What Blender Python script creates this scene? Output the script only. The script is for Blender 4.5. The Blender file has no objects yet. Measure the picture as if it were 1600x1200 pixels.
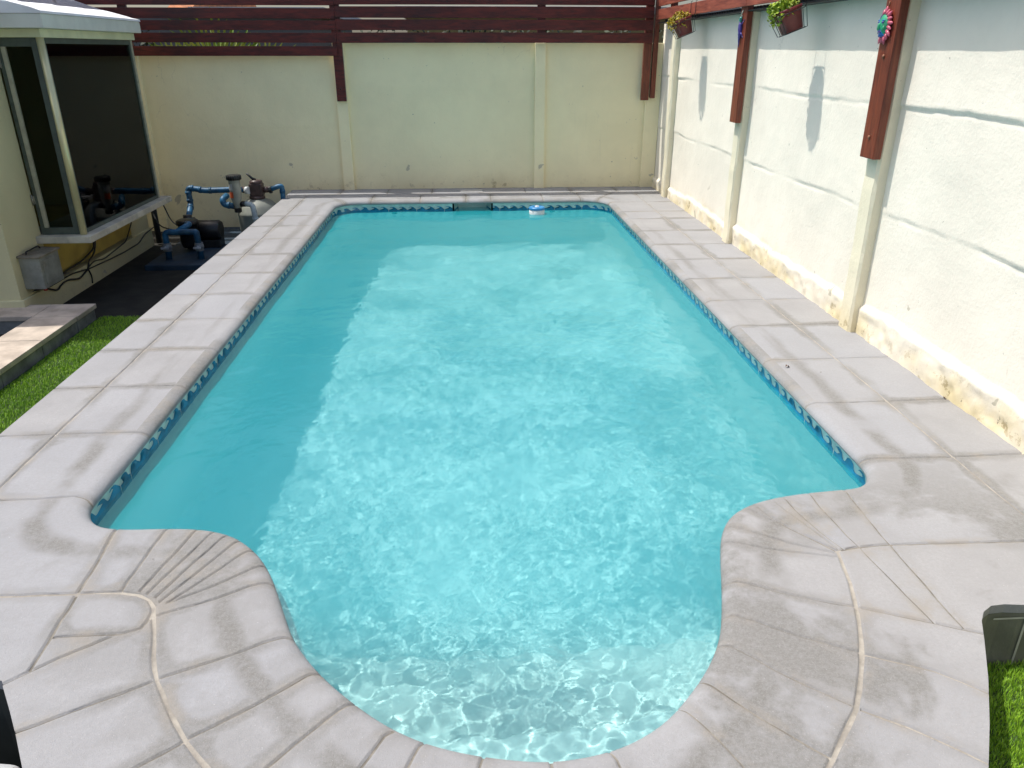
import bpy, bmesh, math, random
import numpy as np
from mathutils import Vector, Matrix, Euler
from mathutils.geometry import delaunay_2d_cdt

SC = bpy.context.scene
COL = SC.collection
R = math.radians

# ---------------------------------------------------------------- camera
cam = bpy.data.cameras.new('camera')
cam_o = bpy.data.objects.new('camera', cam)
COL.objects.link(cam_o)
cam.sensor_width = 36.0
cam.lens = 1192 / 1600 * 36
cam.clip_start = 0.05
cam.clip_end = 400
cam_o.location = (0, 0, 1.70)
cam_o.rotation_euler = (R(90 - 23.65), 0, R(-3.518))
SC.camera = cam_o

# ---------------------------------------------------------------- sky, sun, exposure
SUN = Vector((-0.43, 0.17, 1.0)).normalized()
world = bpy.data.worlds.new('World')
SC.world = world
world.use_nodes = True
_wn = world.node_tree
_sky = _wn.nodes.new('ShaderNodeTexSky')
_sky.sky_type = 'NISHITA'
_sky.sun_disc = False
_sky.sun_elevation = math.asin(SUN.z)
_sky.sun_rotation = math.atan2(SUN.x, SUN.y)
_sky.air_density = 1.0
_sky.dust_density = 3.5
_sky.ozone_density = 1.0
_wn.links.new(_sky.outputs[0], _wn.nodes['Background'].inputs[0])
_wn.nodes['Background'].inputs[1].default_value = 0.15
sl = bpy.data.lights.new('sun', 'SUN')
sl.energy = 3.6
sl.angle = R(0.5)
sl.color = (1.0, 0.965, 0.90)
sl.cycles.is_caustics_light = True
sun_o = bpy.data.objects.new('sun', sl)
COL.objects.link(sun_o)
sun_o.rotation_euler = SUN.to_track_quat('Z', 'Y').to_euler()
SC.view_settings.view_transform = 'Standard'
SC.view_settings.look = 'None'
SC.view_settings.gamma = 1.0
SC.view_settings.use_curve_mapping = False
SC.view_settings.exposure = 0.26
SC.cycles.max_bounces = 12
SC.cycles.diffuse_bounces = 4
SC.cycles.transmission_bounces = 8
SC.cycles.transparent_max_bounces = 12
SC.cycles.sample_clamp_indirect = 6.0
SC.cycles.use_denoising = True

# ---------------------------------------------------------------- helpers
random.seed(7)
RNG = np.random.default_rng(11)


def lin(c):
    """0-255 sRGB to linear rgb"""
    return tuple(((v / 255) / 12.92 if v / 255 <= 0.04045 else (((v / 255) + 0.055) / 1.055) ** 2.4) for v in c)


class NT:
    def __init__(self, name):
        self.m = bpy.data.materials.new(name)
        self.m.use_nodes = True
        self.t = self.m.node_tree
        self.b = self.t.nodes['Principled BSDF']
        self.tc = self.t.nodes.new('ShaderNodeTexCoord')

    def n(self, kind, **kw):
        nd = self.t.nodes.new(kind)
        for k, v in kw.items():
            setattr(nd, k, v)
        return nd

    def link(self, a, b):
        self.t.links.new(a, b)

    def coord(self, scale=(1, 1, 1), kind='Object', rot=(0, 0, 0)):
        mp = self.n('ShaderNodeMapping')
        mp.inputs['Scale'].default_value = scale
        mp.inputs['Rotation'].default_value = rot
        self.link(self.tc.outputs[kind], mp.inputs['Vector'])
        return mp.outputs[0]

    def noise(self, scale, detail=4, rough=0.55, co=None, dist=0.0):
        nz = self.n('ShaderNodeTexNoise')
        nz.inputs['Scale'].default_value = scale
        nz.inputs['Detail'].default_value = detail
        nz.inputs['Roughness'].default_value = rough
        nz.inputs['Distortion'].default_value = dist
        self.link(co if co is not None else self.tc.outputs['Object'], nz.inputs['Vector'])
        return nz.outputs[0]

    def ramp(self, val, lo, hi, a=0.0, b=1.0):
        mr = self.n('ShaderNodeMapRange')
        mr.interpolation_type = 'SMOOTHSTEP'
        mr.inputs[1].default_value = lo
        mr.inputs[2].default_value = hi
        mr.inputs[3].default_value = a
        mr.inputs[4].default_value = b
        self.link(val, mr.inputs[0])
        return mr.outputs[0]

    def math(self, op, a, b=None):
        mn = self.n('ShaderNodeMath', operation=op)
        for i, v in enumerate((a, b)):
            if v is None:
                continue
            if isinstance(v, (int, float)):
                mn.inputs[i].default_value = v
            else:
                self.link(v, mn.inputs[i])
        return mn.outputs[0]

    def mix(self, fac, a, b, mode='MIX'):
        mx = self.n('ShaderNodeMix', data_type='RGBA', blend_type=mode)
        for i, v in ((0, fac), (6, a), (7, b)):
            if isinstance(v, (int, float)):
                mx.inputs[i].default_value = v
            elif isinstance(v, tuple):
                mx.inputs[i].default_value = (*v, 1) if len(v) == 3 else v
            else:
                self.link(v, mx.inputs[i])
        return mx.outputs[2]

    def attr(self, name):
        a = self.n('ShaderNodeAttribute')
        a.attribute_name = name
        return a.outputs['Fac']

    def color(self, c):
        if isinstance(c, tuple):
            self.b.inputs['Base Color'].default_value = (*c, 1)
        else:
            self.link(c, self.b.inputs['Base Color'])

    def rough(self, v):
        if isinstance(v, (int, float)):
            self.b.inputs['Roughness'].default_value = v
        else:
            self.link(v, self.b.inputs['Roughness'])

    def bump(self, h, strength=0.3, dist=0.01):
        bp = self.n('ShaderNodeBump')
        bp.inputs['Strength'].default_value = strength
        bp.inputs['Distance'].default_value = dist
        self.link(h, bp.inputs['Height'])
        self.link(bp.outputs[0], self.b.inputs['Normal'])


def simple_mat(name, c, rough=0.5, var=0.12, scale=9, metal=0.0, bump=0.0, bscale=60, dirt=None, spec=None):
    m = NT(name)
    c2 = tuple(v * (1 - var * 2) for v in c)
    c1 = tuple(min(1, v * (1 + var)) for v in c)
    col = m.mix(m.ramp(m.noise(scale, 5), 0.3, 0.7), c1, c2)
    if dirt:
        col = m.mix(m.ramp(m.noise(scale * 0.6, 6, 0.7), 0.52, 0.68, 0, 0.6), col, dirt)
    m.color(col)
    m.rough(rough)
    m.b.inputs['Metallic'].default_value = metal
    if spec is not None:
        m.b.inputs['Specular IOR Level'].default_value = spec
    if bump:
        m.bump(m.noise(bscale, 4), bump, 0.004)
    return m.m


def tag(o, label=None, cat=None, group=None, kind=None):
    if label: o['label'] = label
    if cat: o['category'] = cat
    if group: o['group'] = group
    if kind: o['kind'] = kind
    return o


def thing(name, label, cat, loc=(0, 0, 0), group=None):
    o = bpy.data.objects.new(name, None)
    o.empty_display_size = 0.1
    COL.objects.link(o)
    o.location = loc
    return tag(o, label, cat, group)


class MB:
    """collects shapes into one mesh, world coordinates unless offset"""

    def __init__(self):
        self.bm = bmesh.new()

    def box(self, x0, x1, y0, y1, z0, z1, bev=0.0, mi=0, rot=None, seg=2):
        t = bmesh.new()
        bmesh.ops.create_cube(t, size=1)
        bmesh.ops.scale(t, vec=(x1 - x0, y1 - y0, z1 - z0), verts=t.verts)
        if bev > 0:
            bmesh.ops.bevel(t, geom=t.edges[:], offset=bev, segments=seg, affect='EDGES', profile=0.6)
        if rot is not None:
            bmesh.ops.rotate(t, cent=(0, 0, 0), matrix=Euler(rot).to_matrix(), verts=t.verts)
        bmesh.ops.translate(t, vec=((x0 + x1) / 2, (y0 + y1) / 2, (z0 + z1) / 2), verts=t.verts)
        self.join(t, mi, smooth=False)

    def join(self, t, mi=0, smooth=False, mat=None):
        vs = {}
        for v in t.verts:
            vs[v] = self.bm.verts.new(mat @ v.co if mat is not None else v.co)
        for f in t.faces:
            try:
                nf = self.bm.faces.new([vs[v] for v in f.verts])
                nf.material_index = mi
                nf.smooth = smooth
            except ValueError:
                pass
        t.free()

    def quad(self, pts, mi=0, smooth=False):
        f = self.bm.faces.new([self.bm.verts.new(p) for p in pts])
        f.material_index = mi
        f.smooth = smooth
        return f

    def prism(self, pts, d, mi=0):
        """extrude a planar polygon of 3d points by vector d"""
        d = Vector(d)
        a = [self.bm.verts.new(Vector(p)) for p in pts]
        b = [self.bm.verts.new(Vector(p) + d) for p in pts]
        n = len(pts)
        fs = [self.bm.faces.new(a[::-1]), self.bm.faces.new(b)]
        for i in range(n):
            fs.append(self.bm.faces.new([a[i], a[(i + 1) % n], b[(i + 1) % n], b[i]]))
        for f in fs:
            f.material_index = mi

    def tube(self, pts, r, n=10, mi=0, cap=True, smooth=True):
        pts = [Vector(p) for p in pts]
        rs = r if isinstance(r, (list, tuple)) else [r] * len(pts)
        rings = []
        up = None
        for i, p in enumerate(pts):
            if i == 0:
                d = pts[1] - p
            elif i == len(pts) - 1:
                d = p - pts[-2]
            else:
                d = (pts[i + 1] - p).normalized() + (p - pts[i - 1]).normalized()
            d.normalize()
            if up is None:
                up = d.orthogonal().normalized()
            else:
                up = (up - d * up.dot(d)).normalized()
            s = d.cross(up)
            rings.append([self.bm.verts.new(p + (up * math.cos(2 * math.pi * k / n) + s * math.sin(2 * math.pi * k / n)) * rs[i]) for k in range(n)])
        for a, b in zip(rings, rings[1:]):
            for k in range(n):
                f = self.bm.faces.new([a[k], a[(k + 1) % n], b[(k + 1) % n], b[k]])
                f.material_index = mi
                f.smooth = smooth
        if cap:
            for rg in (rings[0][::-1], rings[-1]):
                f = self.bm.faces.new(rg)
                f.material_index = mi

    def lathe(self, prof, c=(0, 0, 0), n=24, mi=0, mat=None, smooth=True):
        """prof = [(r, z)...] about z through c"""
        c = Vector(c)
        rings = []
        for r, z in prof:
            ring = []
            for k in range(n):
                a = 2 * math.pi * k / n
                p = Vector((r * math.cos(a), r * math.sin(a), z))
                if mat is not None:
                    p = mat @ p
                ring.append(self.bm.verts.new(p + c))
            rings.append(ring)
        for a, b in zip(rings, rings[1:]):
            for k in range(n):
                f = self.bm.faces.new([a[k], a[(k + 1) % n], b[(k + 1) % n], b[k]])
                f.material_index = mi
                f.smooth = smooth
        for rg in (rings[0][::-1], rings[-1]):
            f = self.bm.faces.new(rg)
            f.material_index = mi

    def sphere(self, c, r, s=(1, 1, 1), mi=0, u=14, v=9):
        t = bmesh.new()
        bmesh.ops.create_uvsphere(t, u_segments=u, v_segments=v, radius=r)
        bmesh.ops.scale(t, vec=s, verts=t.verts)
        bmesh.ops.translate(t, vec=c, verts=t.verts)
        self.join(t, mi, smooth=True)

    def build(self, name, mats, parent=None, recalc=True, label=None):
        if recalc:
            bmesh.ops.recalc_face_normals(self.bm, faces=self.bm.faces[:])
        me = bpy.data.meshes.new(name)
        self.bm.to_mesh(me)
        self.bm.free()
        for m in (mats if isinstance(mats, (list, tuple)) else [mats]):
            me.materials.append(m)
        o = bpy.data.objects.new(name, me)
        COL.objects.link(o)
        if parent is not None:
            o.parent = parent
            # shapes are written in world coordinates: cancel the parents' offset
            off = Vector((0, 0, 0))
            p = parent
            while p is not None:
                off += p.location
                p = p.parent
            o.location = -off
        if label:
            o['label'] = label
        return o


def elbow(pts, rad=0.05, n=5):
    """round the corners of a polyline"""
    pts = [Vector(p) for p in pts]
    out = [pts[0]]
    for i in range(1, len(pts) - 1):
        a, p, b = pts[i - 1], pts[i], pts[i + 1]
        da, db = (a - p), (b - p)
        r = min(rad, da.length * 0.49, db.length * 0.49)
        p0, p1 = p + da.normalized() * r, p + db.normalized() * r
        for k in range(n + 1):
            t = k / n
            out.append(p0.lerp(p, t).lerp(p.lerp(p1, t), t))
    out.append(pts[-1])
    return out


def vnoise(x, y, seed, sc):
    """cheap smooth value noise on arrays, -1..1"""
    x = x * sc
    y = y * sc
    xi = np.floor(x).astype(int)
    yi = np.floor(y).astype(int)
    xf = x - xi
    yf = y - yi
    u = xf * xf * (3 - 2 * xf)
    v = yf * yf * (3 - 2 * yf)

    def h(a, b):
        q = (a * 374761393 + b * 668265263 + seed * 982451653) & 0x7fffffff
        q = ((q ^ (q >> 13)) * 1274126177) & 0x7fffffff
        q = q ^ (q >> 16)
        return (q & 0xffff) / 32767.5 - 1
    return (h(xi, yi) * (1 - u) + h(xi + 1, yi) * u) * (1 - v) + (h(xi, yi + 1) * (1 - u) + h(xi + 1, yi + 1) * u) * v


def grid_mesh(name, X, Y, Z, mat, parent=None, smooth=True, keep=None):
    """regular grid arrays -> mesh object"""
    ny, nx = X.shape
    v = np.stack([X, Y, Z], -1).reshape(-1, 3)
    j, i = np.meshgrid(np.arange(ny - 1), np.arange(nx - 1), indexing='ij')
    a = (j * nx + i).ravel()
    f = np.stack([a, a + 1, a + nx + 1, a + nx], -1)
    if keep is not None:
        k = keep.ravel()
        f = f[k[f].any(1)]
    used = np.zeros(len(v), bool)
    used[f.ravel()] = True
    idx = np.cumsum(used) - 1
    v = v[used]
    f = idx[f]
    me = bpy.data.meshes.new(name)
    me.vertices.add(len(v))
    me.vertices.foreach_set('co', v.astype(np.float32).ravel())
    me.loops.add(len(f) * 4)
    me.loops.foreach_set('vertex_index', f.astype(np.int32).ravel())
    me.polygons.add(len(f))
    me.polygons.foreach_set('loop_start', (np.arange(len(f)) * 4).astype(np.int32))
    me.polygons.foreach_set('use_smooth', np.full(len(f), smooth))
    me.update(calc_edges=True)
    me.validate()
    me.materials.append(mat)
    o = bpy.data.objects.new(name, me)
    COL.objects.link(o)
    if parent is not None:
        o.parent = parent
        o.location = -parent.location
    return o
JOINTS=[
 (0.007, [(-1.943, 2.815), (-1.729, 2.812), (-1.636, 2.846), (-1.539, 2.771)]),
 (0.012, [(-2.30, 2.20), (-1.738, 2.194), (-1.609, 2.19), (-1.351, 2.184), (-1.205, 2.185), (-1.133, 2.17), (-1.089, 2.138), (-1.072, 2.114), (-1.046, 2.04), (-0.985, 1.87), (-0.942, 1.771), (-0.84, 1.617), (-0.777, 1.534), (-0.688, 1.443), (-0.504, 1.281)]),
 (0.008, [(-1.385, 2.622), (-1.362, 2.397), (-1.35, 2.18), (-1.342, 1.978), (-1.333, 1.83)]),
 (0.005, [(-1.181, 2.623), (-1.199, 2.371), (-1.208, 2.192)]),
 (0.005, [(-1.056, 2.602), (-1.146, 2.181)]),
 (0.005, [(-0.982, 2.584), (-1.116, 2.169)]),
 (0.005, [(-0.926, 2.559), (-1.081, 2.151)]),
 (0.005, [(-0.863, 2.525), (-1.056, 2.126)]),
 (0.004, [(-0.794, 2.458), (-1.029, 2.121)]),
 (0.005, [(-0.723, 2.35), (-0.741, 2.336), (-0.863, 2.222), (-1.019, 2.124)]),
 (0.006, [(-0.649, 2.213), (-0.724, 2.221), (-0.88, 2.125), (-1.047, 2.056)]),
 (0.006, [(-0.553, 1.941), (-0.602, 1.941), (-0.725, 1.87), (-0.94, 1.776)]),
 (0.006, [(-0.445, 1.791), (-0.491, 1.779), (-0.598, 1.672), (-0.781, 1.547)]),
 (0.006, [(-0.329, 1.677), (-0.369, 1.649), (-0.492, 1.51), (-0.567, 1.417)]),
 (0.007, [(-0.234, 1.547), (-0.253, 1.527), (-0.317, 1.411)]),
 (0.006, [(-1.331, 1.972), (-1.05, 1.98), (-1.069, 2.111)]),
 (0.006, [(-1.148, 1.966), (-1.333, 1.83), (-1.386, 1.778)]),
 (0.007, [(-0.951, 1.762), (-1.273, 1.589)]),
 (0.006, [(-0.784, 1.541), (-0.891, 1.465), (-1.016, 1.36)]),
 (0.007, [(-0.134, 1.534), (-0.156, 1.49), (-0.193, 1.403)]),
 (0.007, [(0.019, 1.479), (-0.005, 1.392)]),
 (0.007, [(0.193, 1.454), (0.19, 1.38)]),
 (0.007, [(0.338, 1.49), (0.364, 1.417), (0.372, 1.369)]),
 (0.013, [(1.347, 2.265), (1.33, 2.163), (1.291, 2.005), (1.232, 1.852), (1.183, 1.736), (1.114, 1.613), (1.064, 1.533), (0.982, 1.442), (0.891, 1.346), (0.756, 1.221)]),
 (0.008, [(1.347, 2.265), (1.439, 2.284), (1.567, 2.292), (2.077, 2.277), (2.224, 2.272)]),
 (0.007, [(1.58, 2.731), (1.563, 2.473), (1.563, 2.284), (1.567, 1.837)]),
 (0.006, [(1.414, 2.725), (1.414, 2.5), (1.44, 2.276), (1.486, 1.866)]),
 (0.006, [(1.288, 2.702), (1.312, 2.47), (1.374, 2.272)]),
 (0.005, [(1.223, 2.675), (1.355, 2.273)]),
 (0.005, [(1.145, 2.64), (1.186, 2.478), (1.342, 2.266)]),
 (0.004, [(1.085, 2.605), (1.339, 2.258)]),
 (0.005, [(0.971, 2.473), (1.06, 2.419), (1.185, 2.315), (1.332, 2.254)]),
 (0.005, [(0.934, 2.364), (1.094, 2.289), (1.33, 2.227)]),
 (0.006, [(0.851, 2.117), (0.93, 2.119), (1.039, 2.04), (1.268, 1.957), (1.382, 1.912), (1.62, 1.808)]),
 (0.005, [(0.796, 1.955), (0.858, 1.948), (0.955, 1.875), (1.056, 1.819), (1.183, 1.753)]),
 (0.009, [(1.187, 1.744), (1.367, 1.67), (1.479, 1.568)]),
 (0.006, [(0.752, 1.826), (0.801, 1.812), (0.888, 1.699), (1.063, 1.552)]),
 (0.009, [(1.078, 1.537), (1.23, 1.436), (1.341, 1.328)]),
 (0.007, [(0.644, 1.704), (0.681, 1.659), (0.785, 1.526), (0.931, 1.377)]),
 (0.006, [(0.561, 1.606), (0.597, 1.557), (0.649, 1.455), (0.704, 1.339)]),
]
POOL_NEAR=[(-1.569, 2.787), (-1.552, 2.724), (-1.512, 2.662), (-1.447, 2.613), (-1.342, 2.593), (-1.196, 2.593), (-1.057, 2.58), (-0.962, 2.548), (-0.889, 2.501), (-0.809, 2.418), (-0.743, 2.317), (-0.683, 2.187), (-0.634, 2.068), (-0.58, 1.943), (-0.491, 1.813), (-0.378, 1.692), (-0.259, 1.588), (-0.149, 1.52), (-0.029, 1.476), (0.089, 1.45), (0.19, 1.438), (0.293, 1.448), (0.402, 1.476), (0.523, 1.544), (0.623, 1.643), (0.713, 1.752), (0.786, 1.874), (0.835, 2.01), (0.876, 2.144), (0.918, 2.292), (0.966, 2.434), (1.032, 2.542), (1.122, 2.612), (1.234, 2.66), (1.383, 2.691), (1.53, 2.708), (1.632, 2.717), (1.696, 2.75), (1.737, 2.802), (1.767, 2.885)]

# ================================================================ POOL OUTLINE (plan, metres)
WATER_Z = -0.137
LIP_R = 0.058     # bullnose radius across
LIP_H = 0.036     # and down


def arc(cx, cy, r, a0, a1, n=10):
    return [(cx + r * math.cos(R(a0 + (a1 - a0) * k / n)), cy + r * math.sin(R(a0 + (a1 - a0) * k / n))) for k in range(n + 1)]


near = POOL_NEAR
# smooth the near end
P_ = np.array([(-1.562, 3.1), (-1.567, 2.93)] + near + [(1.766, 3.1)])
for _ in range(2):
    q = P_[:-1] * 0.75 + P_[1:] * 0.25
    r_ = P_[:-1] * 0.25 + P_[1:] * 0.75
    P_ = np.vstack([P_[:1], np.stack([q, r_], 1).reshape(-1, 2), P_[-1:]])
back = [(1.762, 5.0), (1.758, 7.0)] + arc(1.455, 9.28, 0.30, 0, 90) + [(0.33, 9.58), (0.1, 9.58), (-0.13, 9.58)] + arc(-1.25, 9.28, 0.30, 90, 180) + [(-1.553, 7.0), (-1.556, 5.0)]
OUT = np.vstack([P_, np.array(back)])          # counter-clockwise
OUT = OUT[np.linalg.norm(OUT - np.roll(OUT, 1, 0), axis=1) > 0.004]


def normals(O):
    d = np.roll(O, -1, 0) - np.roll(O, 1, 0)
    d /= np.linalg.norm(d, axis=1)[:, None]
    return np.stack([d[:, 1], -d[:, 0]], 1)    # outward for ccw


NRM = normals(OUT)


def offset(d):
    return OUT + NRM * d


def inside(px, py, poly):
    """points in polygon (arrays)"""
    c = np.zeros(px.shape, bool)
    n = len(poly)
    j = n - 1
    for i in range(n):
        xi, yi = poly[i]
        xj, yj = poly[j]
        if yi != yj:
            c ^= ((yi > py) != (yj > py)) & (px < (xj - xi) * (py - yi) / (yj - yi) + xi)
        j = i
    return c


def segdist(px, py, poly, closed=True):
    d = np.full(px.shape, 1e9)
    n = len(poly)
    for i in range(n if closed else n - 1):
        ax, ay = poly[i]
        bx, by = poly[(i + 1) % n]
        ex, ey = bx - ax, by - ay
        L2 = ex * ex + ey * ey + 1e-12
        t = np.clip(((px - ax) * ex + (py - ay) * ey) / L2, 0, 1)
        d = np.minimum(d, (px - ax - t * ex) ** 2 + (py - ay - t * ey) ** 2)
    return np.sqrt(d)


# ================================================================ DECK (paving round the pool)
DECK = [(-2.267, 10.45), (-2.267, 1.83), (-2.25, 1.818), (-1.43, 1.806), (-1.392, 1.793), (-1.379, 1.772), (-1.311, 1.679), (-1.247, 1.588), (-1.177, 1.483), (-1.039, 1.314),
        (-0.80, 1.09), (-0.5, 0.93), (-0.15, 0.84), (0.2, 0.82), (0.55, 0.87), (0.85, 0.97), (1.08, 1.10),
        (1.20, 1.177), (1.316, 1.33), (1.409, 1.467), (1.509, 1.625), (1.598, 1.78), (1.645, 1.866), (1.678, 1.907), (1.721, 1.934), (1.772, 1.939), (1.832, 1.932), (2.550, 1.930), (2.550, 10.45)]
for y in (8.72, 8.17, 7.57, 6.945, 6.31, 5.715, 5.12, 4.545, 3.967, 3.405):
    w = 0.007 if y < 6 else 0.009
    JOINTS.append((w, [(-2.30, y - 0.005), (-2.0, y), (-1.75, y + 0.004), (-1.50, y - 0.002)]))
JOINTS.append((0.007, [(-2.30, 2.815), (-1.943, 2.815)]))
for y in (9.32, 8.72, 8.32, 7.70, 7.10, 6.53, 5.915, 5.325, 4.755, 4.14, 3.53):
    w = 0.008 if y < 6 else 0.010
    JOINTS.append((w, [(1.70, y + 0.002), (2.0, y - 0.004), (2.205, y), (2.57, y + 0.006)]))
JOINTS.append((0.008, [(1.70, 2.94), (1.95, 2.925), (2.205, 2.925), (2.57, 2.94)]))
JOINTS.append((0.009, [(-1.997, 2.17), (-1.998, 6.0), (-2.0, 10.06)]))
JOINTS.append((0.011, [(2.21, 2.28), (2.195, 2.6), (2.205, 3.5), (2.212, 5.2), (2.205, 7.0), (2.205, 10.06)]))
JOINTS.append((0.010, [(-2.30, 10.06), (0.0, 10.055), (2.6, 10.06)]))
JOINTS.append((0.008, [(-1.80, 10.02), (-1.40, 9.40)]))
JOINTS.append((0.008, [(1.90, 9.98), (1.60, 9.42)]))
for x in (-1.15, -0.55, 0.02, 0.33, 0.98, 1.45):
    JOINTS.append((0.008, [(x, 9.52), (x, 10.06)]))
for x in (-1.6, -1.0, -0.42, 0.2, 0.8, 1.4, 2.0):
    JOINTS.append((0.008, [(x, 10.06), (x, 10.47)]))
# short slip of paving near the wall on the right
JOINTS.append((0.010, [(1.205, 1.737), (1.36, 1.79)]) if False else (0.007, [(2.21, 2.45), (2.57, 2.42)]))


def build_deck():
    verts = []
    edges = []

    def line(pts, closed=False, step=None):
        i0 = len(verts)
        for p in pts:
            verts.append(Vector((float(p[0]), float(p[1]))))
        n = len(pts)
        for k in range(n if closed else n - 1):
            edges.append((i0 + k, i0 + (k + 1) % n))

    def resample(pts, step):
        out = []
        pts = np.array(pts, float)
        for a, b in zip(pts[:-1], pts[1:]):
            L = np.linalg.norm(b - a)
            k = max(1, int(round(L / step)))
            for t in range(k):
                out.append(a + (b - a) * t / k)
        out.append(pts[-1])
        return np.array(out)

    line(DECK, True)
    for d in (0, 0.002, 0.007, 0.016, 0.030, 0.045, 0.0579):
        line(offset(d + 1e-4), True)
    jl = []
    rnd = random.Random(3)
    for w, pts in JOINTS:
        p = resample(pts, 0.07)
        # smooth the traced corner points a little and wobble like hand-laid work
        if len(p) > 4:
            q = p.copy()
            q[1:-1] = (p[:-2] + p[1:-1] * 2 + p[2:]) / 4
            p = q
        t = np.gradient(p, axis=0)
        t /= np.linalg.norm(t, axis=1)[:, None] + 1e-9
        nn = np.stack([-t[:, 1], t[:, 0]], 1)
        wob = np.array([rnd.uniform(-1, 1) for _ in p]) * 0.0022
        p = p + nn * wob[:, None]
        ww = w * np.array([rnd.uniform(0.8, 1.25) for _ in p])
        jl.append((w, p, ww))
        for s in (-1, 1):
            for e in (0.0, 0.0035, 0.009):
                line(p + nn * s * (ww / 2 + e)[:, None])
    # filler grid
    gx = np.arange(-2.24, 2.54, 0.048)
    gy = np.arange(0.85, 10.43, 0.048)
    GX, GY = np.meshgrid(gx, gy)
    GX = (GX + RNG.uniform(-0.012, 0.012, GX.shape)).ravel()
    GY = (GY + RNG.uniform(-0.012, 0.012, GY.shape)).ravel()
    k = inside(GX, GY, DECK) & ~inside(GX, GY, offset(0.07))
    for x, y in zip(GX[k], GY[k]):
        verts.append(Vector((float(x), float(y))))
    # shrink the outer boundary slightly so joints that overrun it are cut by the centroid test
    vo, eo, fo, _, _, _ = delaunay_2d_cdt(verts, edges, [], 0, 2e-4)
    V = np.array([tuple(v) for v in vo])
    F = np.array([f for f in fo if len(f) == 3])
    c = V[F].mean(1)
    keep = inside(c[:, 0], c[:, 1], DECK) & ~inside(c[:, 0], c[:, 1], offset(1e-4))
    F = F[keep]
    c = c[keep]
    # distance fields
    ed = segdist(V[:, 0], V[:, 1], OUT)

    def jdist(x, y):
        best = np.full(x.shape, 1.0)
        for w, p, ww in jl:
            mn, mx = p.min(0) - 0.16, p.max(0) + 0.16
            s = (x > mn[0]) & (x < mx[0]) & (y > mn[1]) & (y < mx[1])
            if not s.any():
                continue
            # signed distance to the ribbon edge
            xs, ys = x[s], y[s]
            d = np.full(xs.shape, 1.0)
            for i in range(len(p) - 1):
                ax, ay = p[i]
                bx, by = p[i + 1]
                ex, ey = bx - ax, by - ay
                L2 = ex * ex + ey * ey + 1e-12
                t = np.clip(((xs - ax) * ex + (ys - ay) * ey) / L2, 0, 1)
                dd = np.hypot(xs - ax - t * ex, ys - ay - t * ey) - (ww[i] * (1 - t) + ww[i + 1] * t) / 2
                d = np.minimum(d, dd)
            best[s] = np.minimum(best[s], d)
        return best
    jd = jdist(V[:, 0], V[:, 1])
    jc = jdist(c[:, 0], c[:, 1])
    mortar = jc < 0.0002
    z = np.zeros(len(V))
    e = np.clip(ed, 0, LIP_R)
    z -= LIP_H * (1 - np.sqrt(np.maximum(0, 1 - ((LIP_R - e) / LIP_R) ** 2)))
    z -= 0.0060 * np.clip((0.0034 - jd) / 0.0034, 0, 1)
    z += 0.0012 * vnoise(V[:, 0], V[:, 1], 5, 3.0)
    me = bpy.data.meshes.new('pool_deck')
    nv = len(V)
    co = np.zeros((nv, 3))
    co[:, :2] = V
    co[:, 2] = z
    faces = F.tolist()
    verts3 = co.tolist()
    mi = [1 if m else 0 for m in mortar]
    sm = [True] * len(faces)
    edv = ed.tolist()
    jdv = jd.tolist()
    # paver tone: flood fill over non-mortar triangles
    from collections import defaultdict
    em = defaultdict(list)
    for i, f in enumerate(faces):
        if mortar[i]:
            continue
        for a, b in ((f[0], f[1]), (f[1], f[2]), (f[2], f[0])):
            em[(min(a, b), max(a, b))].append(i)
    adj = defaultdict(list)
    for l in em.values():
        if len(l) == 2:
            adj[l[0]].append(l[1])
            adj[l[1]].append(l[0])
    tone = [0.5] * len(faces)
    seen = set()
    rr = random.Random(9)
    for i in range(len(faces)):
        if mortar[i] or i in seen:
            continue
        t = rr.random()
        st = [i]
        seen.add(i)
        while st:
            q = st.pop()
            tone[q] = t
            for w in adj[q]:
                if w not in seen:
                    seen.add(w)
                    st.append(w)

    # vertical lip below the bullnose, soffit, and the outer side of the deck
    def strip(ring, zs, d0s, m):
        base = len(verts3)
        n = len(ring)
        for zz, dd in zip(zs, d0s):
            rg = OUT + NRM * dd
            for p in rg:
                verts3.append([float(p[0]), float(p[1]), zz])
                edv.append(max(dd, 0))
                jdv.append(0.05)
        for k in range(len(zs) - 1):
            for i in range(n):
                a = base + k * n + i
                b = base + k * n + (i + 1) % n
                faces.append([a, b, b + n, a + n])
                mi.append(m)
                sm.append(True)
                tone.append(0.5)
    strip(OUT, (-LIP_H + 0.002, -0.040, -0.046, -0.048, -0.048), (0.0, 0.0, 0.004, 0.011, 0.05), 0)
    base = len(verts3)
    n = len(DECK)
    for zz in (0.0, -0.035, -0.036, -0.62):
        for p in DECK:
            verts3.append([p[0], p[1], zz])
            edv.append(1.0)
            jdv.append(0.05)
    for k in range(3):
        if k == 1:
            continue
        for i in range(n):
            a = base + k * n + i
            b = base + k * n + (i + 1) % n
            faces.append([a, a + n, b + n, b])
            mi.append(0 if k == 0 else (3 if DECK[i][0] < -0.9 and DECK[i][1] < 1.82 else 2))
            sm.append(False)
            tone.append(0.5)
    # grout lines of the tiled riser at the near right
    for x0, x1, z0, z1 in ((1.853, 1.861, -0.262, -0.052), (2.16, 2.168, -0.262, -0.052), (1.74, 2.51, -0.056, -0.049), (2.47, 2.476, -0.262, -0.052)):
        b0 = len(verts3)
        for p in ((x0, z0), (x1, z0), (x1, z1), (x0, z1)):
            verts3.append([p[0], 1.9285, p[1]])
            edv.append(1.0)
            jdv.append(0.05)
        faces.append([b0, b0 + 1, b0 + 2, b0 + 3])
        mi.append(4)
        sm.append(False)
        tone.append(0.5)
    me.from_pydata(verts3, [], faces)
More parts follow.
